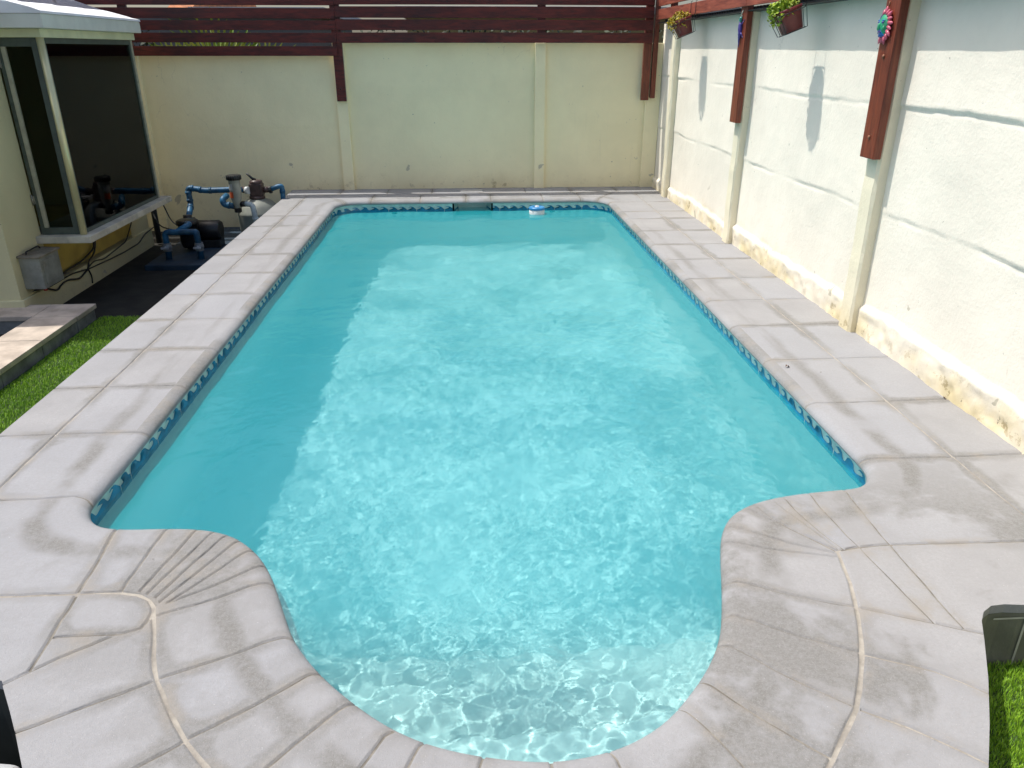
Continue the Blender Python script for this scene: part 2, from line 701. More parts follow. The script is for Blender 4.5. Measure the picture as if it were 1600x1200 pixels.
    me.polygons.foreach_set('material_index', mi)
    me.polygons.foreach_set('use_smooth', sm)
    for nm, dat in (('edge_dist', edv), ('joint_dist', jdv)):
        a = me.attributes.new(nm, 'FLOAT', 'POINT')
        a.data.foreach_set('value', np.array(dat, np.float32))
    wd = np.zeros(len(faces))
    for w, p, ww in jl:
        if w < 0.0088 or p[:, 1].min() > 2.6:
            continue
        dd = segdist(c[:, 0], c[:, 1], p, False)
        wd[:len(c)][dd < w] = 1.0
    a = me.attributes.new('wide', 'FLOAT', 'FACE')
    a.data.foreach_set('value', wd.astype(np.float32))
    a = me.attributes.new('tone', 'FLOAT', 'FACE')
    a.data.foreach_set('value', np.array(tone, np.float32))
    me.update()

    # paver material
    m = NT('cast_paving')
    col = m.mix(m.ramp(m.noise(2.2, 5, 0.6), 0.3, 0.7), (0.280, 0.277, 0.277), (0.334, 0.331, 0.331))
    col = m.mix(m.math('MULTIPLY', m.attr('tone'), 0.6), col, (0.315, 0.326, 0.352))
    # old wet marks and scale: blotches, and a band that follows the edge of the coping
    ed_ = m.attr('edge_dist')
    n1 = m.noise(1.7, 5, 0.62, dist=0.4)
    n2 = m.noise(5.0, 6, 0.72)
    wob = m.math('ADD', ed_, m.math('MULTIPLY', m.math('SUBTRACT', m.noise(2.2, 5, 0.65), 0.5), 0.13))
    band = m.math('MULTIPLY', m.ramp(wob, 0.105, 0.165), m.ramp(wob, 0.255, 0.185))
    sep = m.n('ShaderNodeSeparateXYZ')
    m.link(m.tc.outputs['Object'], sep.inputs[0])
    nearf = m.ramp(sep.outputs[1], 4.2, 3.0)
    bn = m.ramp(m.noise(1.9, 4, 0.6, m.coord((1.4, 0.22, 1))), 0.42, 0.58, 0.0, 0.75)
    bn2 = m.ramp(m.noise(2.0, 4, 0.6), 0.36, 0.56, 0.1, 1.0)
    band = m.math('MULTIPLY', band, m.math('ADD', m.math('MULTIPLY', bn, m.math('SUBTRACT', 1.0, nearf)), m.math('MULTIPLY', bn2, nearf)))
    blot = m.ramp(m.math('ADD', m.math('MULTIPLY', n1, 0.8), m.math('MULTIPLY', n2, 0.2)), 0.48, 0.57)
    nearr = m.math('MULTIPLY', m.ramp(sep.outputs[1], 3.2, 2.3), m.ramp(sep.outputs[0], -0.2, 0.8, 0.30, 0.85))
    blot = m.math('MULTIPLY', blot, m.math('MAXIMUM', nearr, 0.10))
    # damp-looking margins beside the joints
    jw = m.math('ADD', m.attr('joint_dist'), m.math('MULTIPLY', m.math('SUBTRACT', m.noise(3.1, 5, 0.65), 0.5), 0.13))
    marg = m.math('MULTIPLY', m.ramp(jw, 0.055, 0.015), m.ramp(m.noise(1.6, 3, 0.5), 0.40, 0.60, 0.10, 0.80))
    st = m.math('MAXIMUM', m.math('MAXIMUM', m.math('MULTIPLY', band, 0.95), blot), marg)
    st = m.math('MULTIPLY', st, m.ramp(m.noise(42, 5, 0.8), 0.25, 0.6, 0.55, 1.0))
    col = m.mix(st, col, (0.168, 0.163, 0.148))
    col = m.mix(m.ramp(m.noise(75, 5, 0.85), 0.42, 0.60, 0, 0.42), col, (0.27, 0.265, 0.262))
    jdirt = m.math('MULTIPLY', m.ramp(m.attr('joint_dist'), 0.04, 0.0), m.ramp(n2, 0.45, 0.66))
    col = m.mix(m.math('MULTIPLY', jdirt, 0.75), col, (0.28, 0.255, 0.22))
    col = m.mix(m.ramp(m.noise(190, 3, 0.7), 0.52, 0.70, 0, 0.55), col, (0.30, 0.29, 0.285))
    col = m.mix(m.ramp(m.noise(210, 2, 0.5, m.coord((1, 1, 1), rot=(1, 2, 0.4))), 0.70, 0.76, 0, 0.4), col, (0.62, 0.61, 0.61))
    m.color(col)
    m.rough(0.86)
    m.b.inputs['Specular IOR Level'].default_value = 0.2
    h = m.math('ADD', m.math('MULTIPLY', m.noise(240, 3, 0.7), 0.6), m.noise(22, 4, 0.6))
    m.bump(h, 0.9, 0.004)
    mort = NT('mortar')
    mc = mort.mix(mort.ramp(mort.noise(7, 6, 0.7), 0.35, 0.65), (0.13, 0.12, 0.10), (0.26, 0.24, 0.205))
    mc2 = mort.mix(mort.ramp(mort.noise(8, 6, 0.7), 0.35, 0.65), (0.24, 0.22, 0.19), (0.37, 0.34, 0.29))
    mc = mort.mix(mort.attr('wide'), mc, mc2)
    mort.color(mc)
    mort.rough(0.95)
    mort.bump(mort.noise(90, 5, 0.7), 0.8, 0.003)
    side = simple_mat('deck_riser', (0.17, 0.175, 0.13), 0.9, 0.15, 4, bump=0.4, dirt=(0.14, 0.14, 0.10))
    dside = simple_mat('dark_riser', (0.03, 0.035, 0.03), 0.9, 0.2, 5)  # near left riser: deep shade beside the kerb put into the colour
    gside = simple_mat('riser_grout', (0.42, 0.42, 0.36), 0.9, 0.1, 9)
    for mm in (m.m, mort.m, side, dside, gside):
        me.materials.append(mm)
    o = bpy.data.objects.new('pool_deck', me)
    COL.objects.link(o)
    tag(o, kind='structure')
    return o, side


deck, riser_mat = build_deck()

# ================================================================ POOL SHELL
pool = thing('swimming_pool', 'turquoise swimming pool with round step end and wave pattern tiles, sunk in the paving', 'swimming pool', (0.1, 6, 0))

pm = NT('pool_plaster')
pc = pm.mix(pm.ramp(pm.noise(1.3, 5, 0.6), 0.3, 0.7), (0.50, 0.61, 0.61), (0.55, 0.66, 0.655))
pm.color(pc)
pm.rough(0.6)
stepm = NT('step_plaster')  # paler than the shell: brightness of the shallow water put into the colour
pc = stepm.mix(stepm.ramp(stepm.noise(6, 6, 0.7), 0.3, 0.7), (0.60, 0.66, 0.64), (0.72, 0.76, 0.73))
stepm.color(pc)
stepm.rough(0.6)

WALL = 0.035   # walls sit back under the lip
SK0, SK1 = -0.13, 0.33


def floor_z(y):
    return -1.15 - 0.07 * max(0.0, y - 2.4)


mb = MB()
prof = [(-0.20, WALL), (-0.36, WALL), (-0.7, WALL), (-1.0, WALL), (None, 0.0)]
ring0 = offset(WALL)
nO = len(OUT)
cols = []
for i in range(nO):
    x, y = ring0[i]
    fz = floor_z(y)
    col = [mb.bm.verts.new((x, y, zz)) for zz in (-0.185, -0.40, fz * 0.6)]
    # coved foot
    cv = 0.20 if y > 3.2 else 0.05
    for t in range(8):
        a = t / 7 * math.pi / 2
        p = OUT[i] + NRM[i] * (WALL - cv * (1 - math.cos(a)))
        col.append(mb.bm.verts.new((p[0], p[1], fz + cv * (1 - math.sin(a)))))
    cols.append(col)
for i in range(nO):
    j = (i + 1) % nO
    for k in range(len(cols[0]) - 1):
        xm = (ring0[i][0] + ring0[j][0]) / 2
        if k == 0 and ring0[i][1] > 9.5 and SK0 < xm < SK1:
            continue
        f = mb.bm.faces.new([cols[i][k], cols[i][k + 1], cols[j][k + 1], cols[j][k]])
        f.smooth = True
ff = mb.bm.faces.new([c[-1] for c in cols])
ff.smooth = True
bmesh.ops.triangulate(mb.bm, faces=[ff])
bmesh.ops.recalc_face_normals(mb.bm, faces=mb.bm.faces[:])
# skimmer mouth
yb = 9.58 + WALL
for a, b, c, d in (((SK0, yb, -0.40), (SK1, yb, -0.40), (SK1 - 0.05, yb + 0.22, -0.40), (SK0 + 0.05, yb + 0.22, -0.40)),
                   ((SK0, yb, -0.050), (SK1, yb, -0.050), (SK1 - 0.05, yb + 0.22, -0.050), (SK0 + 0.05, yb + 0.22, -0.050)),
                   ((SK0, yb, -0.40), (SK0 + 0.05, yb + 0.22, -0.40), (SK0 + 0.05, yb + 0.22, -0.050), (SK0, yb, -0.050)),
                   ((SK1, yb, -0.40), (SK1 - 0.05, yb + 0.22, -0.40), (SK1 - 0.05, yb + 0.22, -0.050), (SK1, yb, -0.050)),
                   ((SK0 + 0.05, yb + 0.22, -0.40), (SK1 - 0.05, yb + 0.22, -0.40), (SK1 - 0.05, yb + 0.22, -0.050), (SK0 + 0.05, yb + 0.22, -0.050))):
    mb.quad((a, b, c, d))
shell = mb.build('pool_shell', pm.m, pool, recalc=False)
shell.cycles.is_caustics_receiver = True


# steps in the round end
def step(yc, z, bow, name='step'):
    ring = offset(WALL + 0.01)
    edge = []
    pts = [tuple(p) for p in ring if p[1] < yc + 0.3]
    # section of the outline below the front edge line
    sec = [p for p in ring if p[1] < yc]
    # order along outline: OUT starts on the left side going down and round to the right
    sec = [p for p in ring[: len(ring) // 1] if p[1] < yc]
    L, Rr = sec[0], sec[-1]
    front = []
    for k in range(1, 12):
        t = k / 12
        x = Rr[0] + (L[0] - Rr[0]) * t
        y = Rr[1] + (L[1] - Rr[1]) * t + bow * math.sin(math.pi * t)
        front.append((x, y))
    poly = [tuple(p) for p in sec] + front
    b = MB()
    top = [b.bm.verts.new((x, y, z)) for x, y in poly]
    f = b.bm.faces.new(top)
    # rounded nosing down to the floor
    rings = [top]
    for dz, sh in ((-0.02, 0.012), (-0.05, 0.018), (-1.2 - z, 0.018)):
        rg = []
        for (x, y) in poly:
            isf = (x, y) in front
            rg.append(b.bm.verts.new((x, y + (sh if isf else 0), z + dz)))
        rings.append(rg)
    n = len(poly)
    for a, c in zip(rings, rings[1:]):
        for i in range(n):
            b.bm.faces.new([a[i], a[(i + 1) % n], c[(i + 1) % n], c[i]])
    bmesh.ops.triangulate(b.bm, faces=[f])
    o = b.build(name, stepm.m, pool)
    o.cycles.is_caustics_receiver = True
    return o


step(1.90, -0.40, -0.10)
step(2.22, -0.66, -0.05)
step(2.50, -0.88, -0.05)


# waterline tiles: pale glazed band with raised dark wave crests and grout lines
tile_pale = simple_mat('glazed_tile_pale', (0.50, 0.68, 0.64), 0.18, 0.08, 14)
tile_blue = simple_mat('glazed_tile_blue', (0.008, 0.21, 0.38), 0.15, 0.2, 10)
tile_grout = simple_mat('tile_grout', (0.55, 0.62, 0.58), 0.8, 0.1, 30)


def build_tiles():
    ring = offset(WALL)
    P = np.vstack([ring, ring[:1]])
    seg = np.linalg.norm(np.diff(P, axis=0), axis=1)
    S = np.concatenate([[0], np.cumsum(seg)])
    N2 = normals(ring)
    N2 = np.vstack([N2, N2[:1]])

    def at(s, z, off=0.0):
        s = s % S[-1]
        i = min(int(np.searchsorted(S, s, 'right')) - 1, len(S) - 2)
        t = (s - S[i]) / max(seg[i], 1e-9)
        p = P[i] * (1 - t) + P[i + 1] * t
        nn = N2[i] * (1 - t) + N2[i + 1] * t
        p = p - nn * off
        return (float(p[0]), float(p[1]), z)

    def gap(s):
        x, y, _ = at(s, 0)
        return y > 9.5 and SK0 < x < SK1
    b = MB()
    # backing band
    n = int(S[-1] / 0.056)
    pitch = S[-1] / n
    for i in range(n):
        s0, s1 = i * pitch, (i + 1) * pitch
        if gap((s0 + s1) / 2):
            continue
        b.quad((at(s0, -0.19), at(s1, -0.19), at(s1, -0.047), at(s0, -0.047)), 0, True)
        # blue band under the crests, proud by 1 mm
        b.quad((at(s0, -0.188, 0.001), at(s1, -0.188, 0.001), at(s1, -0.119, 0.001), at(s0, -0.119, 0.001)), 1, True)
    # crests
    nm = int(round(S[-1] / 0.115))
    pw = S[-1] / nm
    crest = [(0.00, 0.0), (0.30, 0.02), (0.47, 0.16), (0.52, 0.42), (0.46, 0.66), (0.34, 0.78), (0.20, 0.74), (0.12, 0.62),
             (0.16, 0.84), (0.32, 1.0), (0.52, 0.98), (0.68, 0.80), (0.74, 0.52), (0.78, 0.24), (0.88, 0.06), (1.0, 0.0)]
    for i in range(nm):
        s0 = i * pw
        if gap(s0 + pw / 2):
            continue
        pts = [at(s0 + (1 - u) * pw, -0.120 + v * 0.038, 0.0012) for u, v in crest]
        f = b.bm.faces.new([b.bm.verts.new(p) for p in pts])
        f.material_index = 1
        bmesh.ops.triangulate(b.bm, faces=[f])
        if i % 3 == 0:
            b.quad((at(s0 - 0.002, -0.188, 0.0018), at(s0 + 0.002, -0.188, 0.0018), at(s0 + 0.002, -0.047, 0.0018), at(s0 - 0.002, -0.047, 0.0018)), 2)
    # cheeks of the skimmer mouth are tiled too
    for x, sx in ((SK0, 1), (SK1, -1)):
        for k in range(2):
            t0, t1 = k * 0.5, k * 0.5 + 0.48
            q = lambda t, z: (x + sx * (0.05 * t + 0.002), yb + 0.22 * t, z)
            b.quad((q(t0, -0.19), q(t1, -0.19), q(t1, -0.05), q(t0, -0.05)), 0)
            b.quad(tuple(Vector(p) + Vector((sx * 0.001, 0, 0)) for p in (q(t0, -0.185), q(t1, -0.185), q(t1, -0.119), q(t0, -0.119))), 1)
    return b.build('waterline_tiles', [tile_pale, tile_blue, tile_grout], pool, recalc=False)


tiles = build_tiles()
tiles.cycles.is_caustics_receiver = True
# return inlets under the waterline and the skimmer's lid
plast_dark = simple_mat('dark_plastic', (0.02, 0.025, 0.03), 0.4, 0.1, 20)
white_plastic = simple_mat('white_plastic', (0.74, 0.75, 0.74), 0.35, 0.05, 20)
for x in (-0.87, 1.10):
    b = MB()
    rx = Euler((R(90), 0, 0)).to_matrix()
    b.lathe([(0.0, 0), (0.036, 0), (0.036, 0.012), (0.022, 0.02), (0.020, 0.008), (0.0, 0.006)], (x, yb - 0.004, -0.235), 20, 0, rx)
    b.build('inlet', plast_dark, pool)
b = MB()
b.box(-0.05, 0.24, 10.10, 10.32, -0.004, 0.006, 0.002)
b.box(-0.02, 0.21, 10.13, 10.29, 0.0062, 0.010, 0.002)
b.build('skimmer_lid', simple_mat('grey_lid_plastic', (0.42, 0.42, 0.41), 0.5, 0.08, 20), pool)

# ================================================================ WATER
wm = bpy.data.materials.new('water')
wm.use_nodes = True
t = wm.node_tree
t.nodes.clear()
wo = t.nodes.new('ShaderNodeOutputMaterial')
wg = t.nodes.new('ShaderNodeBsdfGlass')
wg.inputs['Color'].default_value = (0.80, 0.975, 0.985, 1)
wg.inputs['IOR'].default_value = 1.33
wg.inputs['Roughness'].default_value = 0.055
wtc = t.nodes.new('ShaderNodeTexCoord')
wnz = t.nodes.new('ShaderNodeTexNoise')
wnz.inputs['Scale'].default_value = 30
wnz.inputs['Detail'].default_value = 3
wnz.inputs['Distortion'].default_value = 0.6
t.links.new(wtc.outputs['Object'], wnz.inputs['Vector'])
wbp = t.nodes.new('ShaderNodeBump')
wbp.inputs['Strength'].default_value = 1.0
wbp.inputs['Distance'].default_value = 0.0012
t.links.new(wnz.outputs[0], wbp.inputs['Height'])
t.links.new(wbp.outputs[0], wg.inputs['Normal'])
wd_ = t.nodes.new('ShaderNodeBsdfDiffuse')          # slightly cloudy water
wd_.inputs['Color'].default_value = (0.01, 0.50, 0.585, 1)
wx = t.nodes.new('ShaderNodeMixShader')
wsp = t.nodes.new('ShaderNodeSeparateXYZ')
t.links.new(wtc.outputs['Object'], wsp.inputs[0])
wmr = t.nodes.new('ShaderNodeMapRange')             # less cloud over the shallow steps
wmr.interpolation_type = 'SMOOTHSTEP'
for i_, v_ in enumerate((1.65, 2.3, 0.08, 0.27)):
    wmr.inputs[i_ + 1].default_value = v_
t.links.new(wsp.outputs[1], wmr.inputs[0])
t.links.new(wmr.outputs[0], wx.inputs[0])
t.links.new(wg.outputs[0], wx.inputs[1])
t.links.new(wd_.outputs[0], wx.inputs[2])
t.links.new(wx.outputs[0], wo.inputs[0])


def build_water():
    xs = np.arange(-1.64, 1.86, 0.0092)
    ys = [1.36]
    while ys[-1] < 9.90:
        y = ys[-1]
        ys.append(y + (0.008 if y < 3.2 else 0.008 + (y - 3.2) * 0.0022))
    X, Y = np.meshgrid(xs, np.array(ys))
    Z = np.zeros_like(X)
    rng = np.random.default_rng(4)
    # where the surface is choppy: near end, right side; calm far and left
    chop = 0.62 + 1.25 * np.clip((2.9 - Y) / 1.4, 0, 1) + 0.30 * np.clip((X - 0.2) / 1.4, 0, 1) * np.clip((8 - Y) / 4, 0, 1)
    chop += 0.22 * vnoise(X, Y, 3, 1.3)
    fine = 0.75 + 0.5 * vnoise(X, Y, 8, 1.9)
    for i in range(80):
        lam = 0.032 * (5.0 ** rng.random())
        th = rng.normal(1.9, 0.95)
        k = 2 * math.pi / lam
        ph = rng.random() * 7
        warp = 0.035 * vnoise(X, Y, 20 + i % 7, 2.1) + 0.016 * vnoise(X, Y, 40 + i % 5, 5.3)
        Z += lam * 0.0014 * np.sin(k * (X * math.cos(th) + Y * math.sin(th) + warp) + ph) * chop * fine
    for i in range(26):
        lam = 0.22 * (4 ** rng.random())
        th = rng.random() * 6.28
        k = 2 * math.pi / lam
        Z += lam * 0.0011 * np.sin(k * (X * math.cos(th) + Y * math.sin(th)) + rng.random() * 7)
    Z += WATER_Z
    keep = inside(X, Y, offset(WALL + 0.012)) | inside(X, Y, [(SK0, 9.5), (SK1, 9.5), (SK1 - 0.03, 9.84), (SK0 + 0.03, 9.84)])
    o = grid_mesh('water', X, Y, Z, wm, keep=keep)
    tag(o, kind='structure')
    o.cycles.is_caustics_caster = True
    return o


water = build_water()

# ================================================================ GROUND
G = -0.50
ground_m = simple_mat('dark_earth', (0.016, 0.015, 0.011), 0.95, 0.3, 6, bump=0.5, bscale=40)
b = MB()
go = [(-200, -200), (200, -200), (200, 300), (-200, 300)]
gi = [(-1.95, 1.30), (2.15, 1.30), (2.15, 9.98), (-1.95, 9.98)]
for k in range(4):
    k2 = (k + 1) % 4
    b.quad(tuple((x, y, G - 0.02) for x, y in (go[k], go[k2], gi[k2], gi[k])))
tag(b.build('ground', ground_m), kind='structure')
b = MB()
b.box(1.0, 6.0, -6.0, 1.925, G - 0.01, -0.262)
tag(b.build('terrace', ground_m), kind='structure')

turf = NT('turf_fibre')
gcol = turf.mix(turf.attr('tint'), (0.10, 0.24, 0.008), (0.33, 0.55, 0.03))
turf.color(gcol)
turf.rough(0.55)
turf_base = simple_mat('turf_backing', (0.03, 0.06, 0.012), 0.9, 0.2, 30)


def grass(name, x0, x1, y0, y1, z, n, seed, h=0.022, w=0.0024, mask=None):
    rg = np.random.default_rng(seed)
    x = rg.uniform(x0, x1, n)
    y = rg.uniform(y0, y1, n)
    if mask is not None:
        k = mask(x, y)
        x, y = x[k], y[k]
        n = len(x)
    a = rg.uniform(0, 2 * np.pi, n)
    hh = h * rg.uniform(0.6, 1.3, n) * (1 + 0.25 * vnoise(x, y, 3, 6))
    la = rg.normal(0.9, 0.9, n)
    lean = h * rg.uniform(0.1, 0.9, n)
    dx, dy = np.cos(a) * w / 2, np.sin(a) * w / 2
    lx, ly = np.cos(la) * lean, np.sin(la) * lean
    v = np.zeros((n, 5, 3))
    v[:, 0] = np.stack([x - dx, y - dy, np.full(n, z)], -1)
    v[:, 1] = np.stack([x + dx, y + dy, np.full(n, z)], -1)
    v[:, 2] = np.stack([x + lx * .4 + dx * .9, y + ly * .4 + dy * .9, z + hh * .6], -1)
    v[:, 3] = np.stack([x + lx * .4 - dx * .9, y + ly * .4 - dy * .9, z + hh * .6], -1)
    v[:, 4] = np.stack([x + lx, y + ly, z + hh], -1)
    i0 = np.arange(n) * 5
    q = np.stack([i0, i0 + 1, i0 + 2, i0 + 3], -1).tolist()
    tr = np.stack([i0 + 3, i0 + 2, i0 + 4], -1).tolist()
    vl = v.reshape(-1, 3).tolist()
    nb = len(vl)
    vl += [(x0 - .02, y0, z + 0.001), (x1 + .02, y0, z + 0.001), (x1 + .02, y1, z + 0.001), (x0 - .02, y1, z + 0.001)]
    me = bpy.data.meshes.new(name)
    me.from_pydata(vl, [], q + tr + [[nb, nb + 1, nb + 2, nb + 3]])
    me.materials.append(turf.m)
    me.materials.append(turf_base)
    me.polygons[len(q) + len(tr)].material_index = 1
    tn = np.clip(rg.normal(0.45, 0.28, n) + 0.15 * vnoise(x, y, 9, 4), 0, 1)
    at = me.attributes.new('tint', 'FLOAT', 'POINT')
    at.data.foreach_set('value', np.concatenate([np.repeat(tn, 5), [0.4] * 4]).astype(np.float32))
    o = bpy.data.objects.new(name, me)
    COL.objects.link(o)
    return tag(o, 'short bright green artificial grass', 'grass', kind='stuff')


g1 = grass('grass', -3.285, -2.272, 0.9, 6.72, G, 92000, 1, 0.019, 0.0036)
g1['label'] = 'strip of bright green artificial grass between the deck and the stone step'
g2 = grass('grass', 1.2, 2.6, 0.9, 1.925, -0.256, 62000, 2, 0.018, 0.0026)
g2['label'] = 'patch of bright green artificial grass below the deck corner'

# ================================================================ CONCRETE WALLS


def wall_paint(name, c, stain, base_z, warm=(0.72, 0.61, 0.36)):
    m = NT(name)
    n1 = m.noise(1.1, 5, 0.6)
    col = m.mix(m.ramp(n1, 0.3, 0.7), tuple(v * 0.93 for v in c), tuple(min(1, v * 1.04) for v in c))
    # fine speckle and pock marks
    col = m.mix(m.ramp(m.noise(26, 3, 0.55), 0.725, 0.76, 0, 0.65), col, (0.30, 0.30, 0.24))
    sep = m.n('ShaderNodeSeparateXYZ')
    m.link(m.tc.outputs['Object'], sep.inputs[0])
    zz = m.math('ADD', sep.outputs[2], m.math('MULTIPLY', m.math('SUBTRACT', m.noise(3.5, 5, 0.65), 0.5), 0.35))
    low = m.ramp(zz, base_z + 0.24, base_z + 0.0)
    nn = m.noise(9, 7, 0.75)
    pat = m.ramp(m.noise(1.6, 4, 0.6), 0.38, 0.62, 0.25, 1.0)
    low = m.math('MULTIPLY', low, pat)
    col = m.mix(m.math('MULTIPLY', low, stain), col, warm)
    zp = m.math('MULTIPLY', m.ramp(sep.outputs[2], base_z + 0.48, base_z + 0.28), m.ramp(m.noise(4.2, 3, 0.5, dist=0.5), 0.685, 0.70))
    col = m.mix(m.math('MULTIPLY', zp, 0.8), col, (0.46, 0.43, 0.33))
    col = m.mix(m.math('MULTIPLY', m.math('MULTIPLY', low, m.ramp(nn, 0.56, 0.62)), stain), col, (0.36, 0.28, 0.14))
    col = m.mix(m.math('MULTIPLY', m.math('MULTIPLY', low, m.ramp(m.noise(17, 5, 0.7), 0.64, 0.69)), stain), col, (0.07, 0.055, 0.04))
    # hairline cracks, streaks of grime
    vo = m.n('ShaderNodeTexVoronoi', feature='DISTANCE_TO_EDGE')
    vo.inputs['Scale'].default_value = 1.3
    dv = m.n('ShaderNodeVectorMath', operation='ADD')
    nzv = m.n('ShaderNodeTexNoise')
    nzv.inputs['Scale'].default_value = 2.2
    nzv.inputs['Detail'].default_value = 6
    m.link(m.tc.outputs['Object'], nzv.inputs['Vector'])
    m.link(m.tc.outputs['Object'], dv.inputs[0])
    m.link(nzv.outputs['Color'], dv.inputs[1])
    m.link(dv.outputs[0], vo.inputs['Vector'])
    crk = m.math('MULTIPLY', m.ramp(vo.outputs['Distance'], 0.006, 0.001), m.ramp(m.noise(0.9, 3), 0.60, 0.68, 0, 0.32))
    col = m.mix(crk, col, (0.34, 0.33, 0.27))
    strk = m.ramp(m.noise(2.0, 5, 0.7, m.coord((9, 9, 0.5))), 0.60, 0.75, 0, 0.12)
    col = m.mix(strk, col, (0.46, 0.44, 0.34))
    m.color(col)
    m.rough(0.8)
    m.b.inputs['Specular IOR Level'].default_value = 0.25
    h = m.math('ADD', m.math('MULTIPLY', m.noise(7, 5, 0.6), 1.0), m.math('MULTIPLY', m.noise(55, 4, 0.65), 0.35))
    m.bump(h, 0.45, 0.012)
    return m.m


paint_r = wall_paint('cream_wall_paint', (0.86, 0.805, 0.69), 0.95, 0.0)
paint_p = wall_paint('shade_yellowed_post_paint', (0.82, 0.755, 0.57), 0.6, 0.0)  # panels' paint, yellowed: olive shade of the near faces mixed into the colour
paint_b = wall_paint('yellowish_wall_paint', (0.93, 0.835, 0.54), 0.6, 0.0)

right_wall = thing('precast_wall', 'white painted precast concrete panel wall along the long right side of the pool', 'wall', (2.53, 4, 0))
RPOST = [(-2.91, -2.76), (-0.41, -0.26), (2.09, 2.24), (4.59, 4.74), (7.09, 7.24), (9.59, 9.74)]
bays = [(a[1], b_[0]) for a, b_ in zip(RPOST, RPOST[1:])] + [(9.74, 10.47)]
for i, (y0, y1) in enumerate(bays):
    if y1 < 1.0:
        stepz = 0.03
    else:
        stepz = 0.012
    ys = np.arange(y0 - 0.005, y1 + 0.012, 0.018 if y0 < 7 else 0.025)
    zs = np.arange(-0.30 if y0 < 2 else -0.01, 2.0, stepz)
    zs = np.append(zs, 2.0)
    Yg, Zg = np.meshgrid(ys, zs)
    X = np.full_like(Yg, 2.563)
    X += 0.0028 * vnoise(Yg, Zg, 11, 1.7) + 0.0016 * vnoise(Yg, Zg, 12, 6)
    s1 = 1.396 + 0.010 * vnoise(Yg, Yg * 0, 13 + i, 2.3) + 0.004 * vnoise(Yg, Yg * 0, 31, 14)
    s2 = 0.777 + 0.012 * vnoise(Yg, Yg * 0, 14 + i, 1.9) + 0.004 * vnoise(Yg, Yg * 0, 32, 12)
    for s, amp, sd in ((s1, 0.011, 21), (s2, 0.007, 24)):
        lipn = np.clip(0.35 + 0.9 * vnoise(Yg, Yg * 0, sd + i, 1.6) + 0.3 * vnoise(Yg, Yg * 0, sd + 9, 9), 0, 1.2)
        # upper panel stands a little proud at its foot, thin recessed joint below
        up = np.clip((Zg - s) / 0.012, 0, 1) * np.exp(-np.clip(Zg - s, 0, 9) / 0.16)
        X -= amp * lipn * up
        X += 0.005 * np.exp(-((Zg - s + 0.008) / 0.008) ** 2) * np.clip(0.6 + vnoise(Yg, Zg, sd + 3, 4), 0, 1)
    pz = 0.185 + 0.022 * vnoise(Yg, Yg * 0, 17 + i, 1.4) + 0.012 * vnoise(Yg, Yg * 0, 18, 7)
    if y0 > 6:
        pz = pz - 0.04
    pl = np.clip((pz - Zg) / 0.03, 0, 1)
    X -= pl * (0.024 + 0.006 * vnoise(Yg, Zg, 19, 6) + 0.006 * vnoise(Yg, Zg, 23, 19))
    # flat back so the panel has real thickness
    o = grid_mesh('panel', X, Yg, Zg, paint_r, right_wall)
    bb = MB()
    bb.box(2.578, 2.64, y0, y1, -0.6, 1.999)
    bb.build('panel_core', paint_r, right_wall)


def rough_post(x0, x1, y0, y1, z0, z1, seed, mat, parent, amp=0.003, rfac=(1, 1)):
    """weathered concrete post with wavering arrises"""
    b = MB()
    n = int((z1 - z0) / 0.035)
    prev = None
    loops = []
    for k in range(n + 1):
        z = z0 + (z1 - z0) * k / n
        q = lambda s: amp * float(vnoise(np.array([z]), np.array([0.0]), seed + s, 9)[0]) + amp * 1.3 * float(vnoise(np.array([z]), np.array([0.0]), seed + s + 5, 2)[0])
        c = 0.012 + abs(q(9)) * 1.2
        pts = [(x0 + q(1), y0 + c), (x0 + c, y0 + q(2)), (x1, y0 + q(2)), (x1, y1 + q(3)), (x0 + c, y1 + q(3)), (x0 + q(1), y1 - c)]
        loops.append([b.bm.verts.new((x, y, z)) for x, y in pts])
    for a, c in zip(loops, loops[1:]):
        for i in range(6):
            b.bm.faces.new([a[i], a[(i + 1) % 6], c[(i + 1) % 6], c[i]])
    b.bm.faces.new(loops[-1])
    b.bm.faces.new(loops[0][::-1])
    return b.build('post', mat, parent)


for i, (y0, y1) in enumerate(RPOST):
    rough_post(2.492, 2.60, y0, y1, -0.3 if y0 < 2 else 0.0, 2.0, 50 + i * 7, paint_p, right_wall)

back_wall = thing('precast_wall', 'yellowish cream precast concrete wall across the far end, in shade under the slatted screen', 'wall', (0, 10.46, 0))
BPOST = [(-4.07, -3.95, 1.635), (-1.585, -1.445, 1.78), (0.932, 1.066, 1.78), (2.37, 2.56, 1.78)]
bb_ = [(-8.0, -4.07, 1.635), (-3.95, -1.585, 1.635), (-1.445, 0.932, 1.78), (1.066, 2.37, 1.78)]
for i, (x0, x1, top) in enumerate(bb_):
    xs = np.arange(x0 - 0.005, x1 + 0.02, 0.025)
    zs = np.append(np.arange(-0.62 if x0 < -1.6 else -0.01, top, 0.02), top)
    Xg, Zg = np.meshgrid(xs, zs)
    Y = np.full_like(Xg, 10.452) + 0.0035 * vnoise(Xg, Zg, 61, 1.5) + 0.0016 * vnoise(Xg, Zg, 62, 6)
    for s0, sd in ((0.78, 63), (1.24, 66)):
        s = s0 + 0.01 * vnoise(Xg, Xg * 0, sd + i, 2)
        Y -= 0.003 * np.clip((Zg - s) / 0.02, 0, 1) * np.exp(-np.clip(Zg - s, 0, 9) / 0.1) * np.clip(0.4 + vnoise(Xg, Xg * 0, sd + 5, 1.4), 0, 1)
    grid_mesh('panel', Xg, Y, Zg, paint_b, back_wall)
    b = MB()
    b.box(x0, x1, 10.47, 10.53, -0.6, top - 0.001)
    b.build('panel_core', paint_b, back_wall)
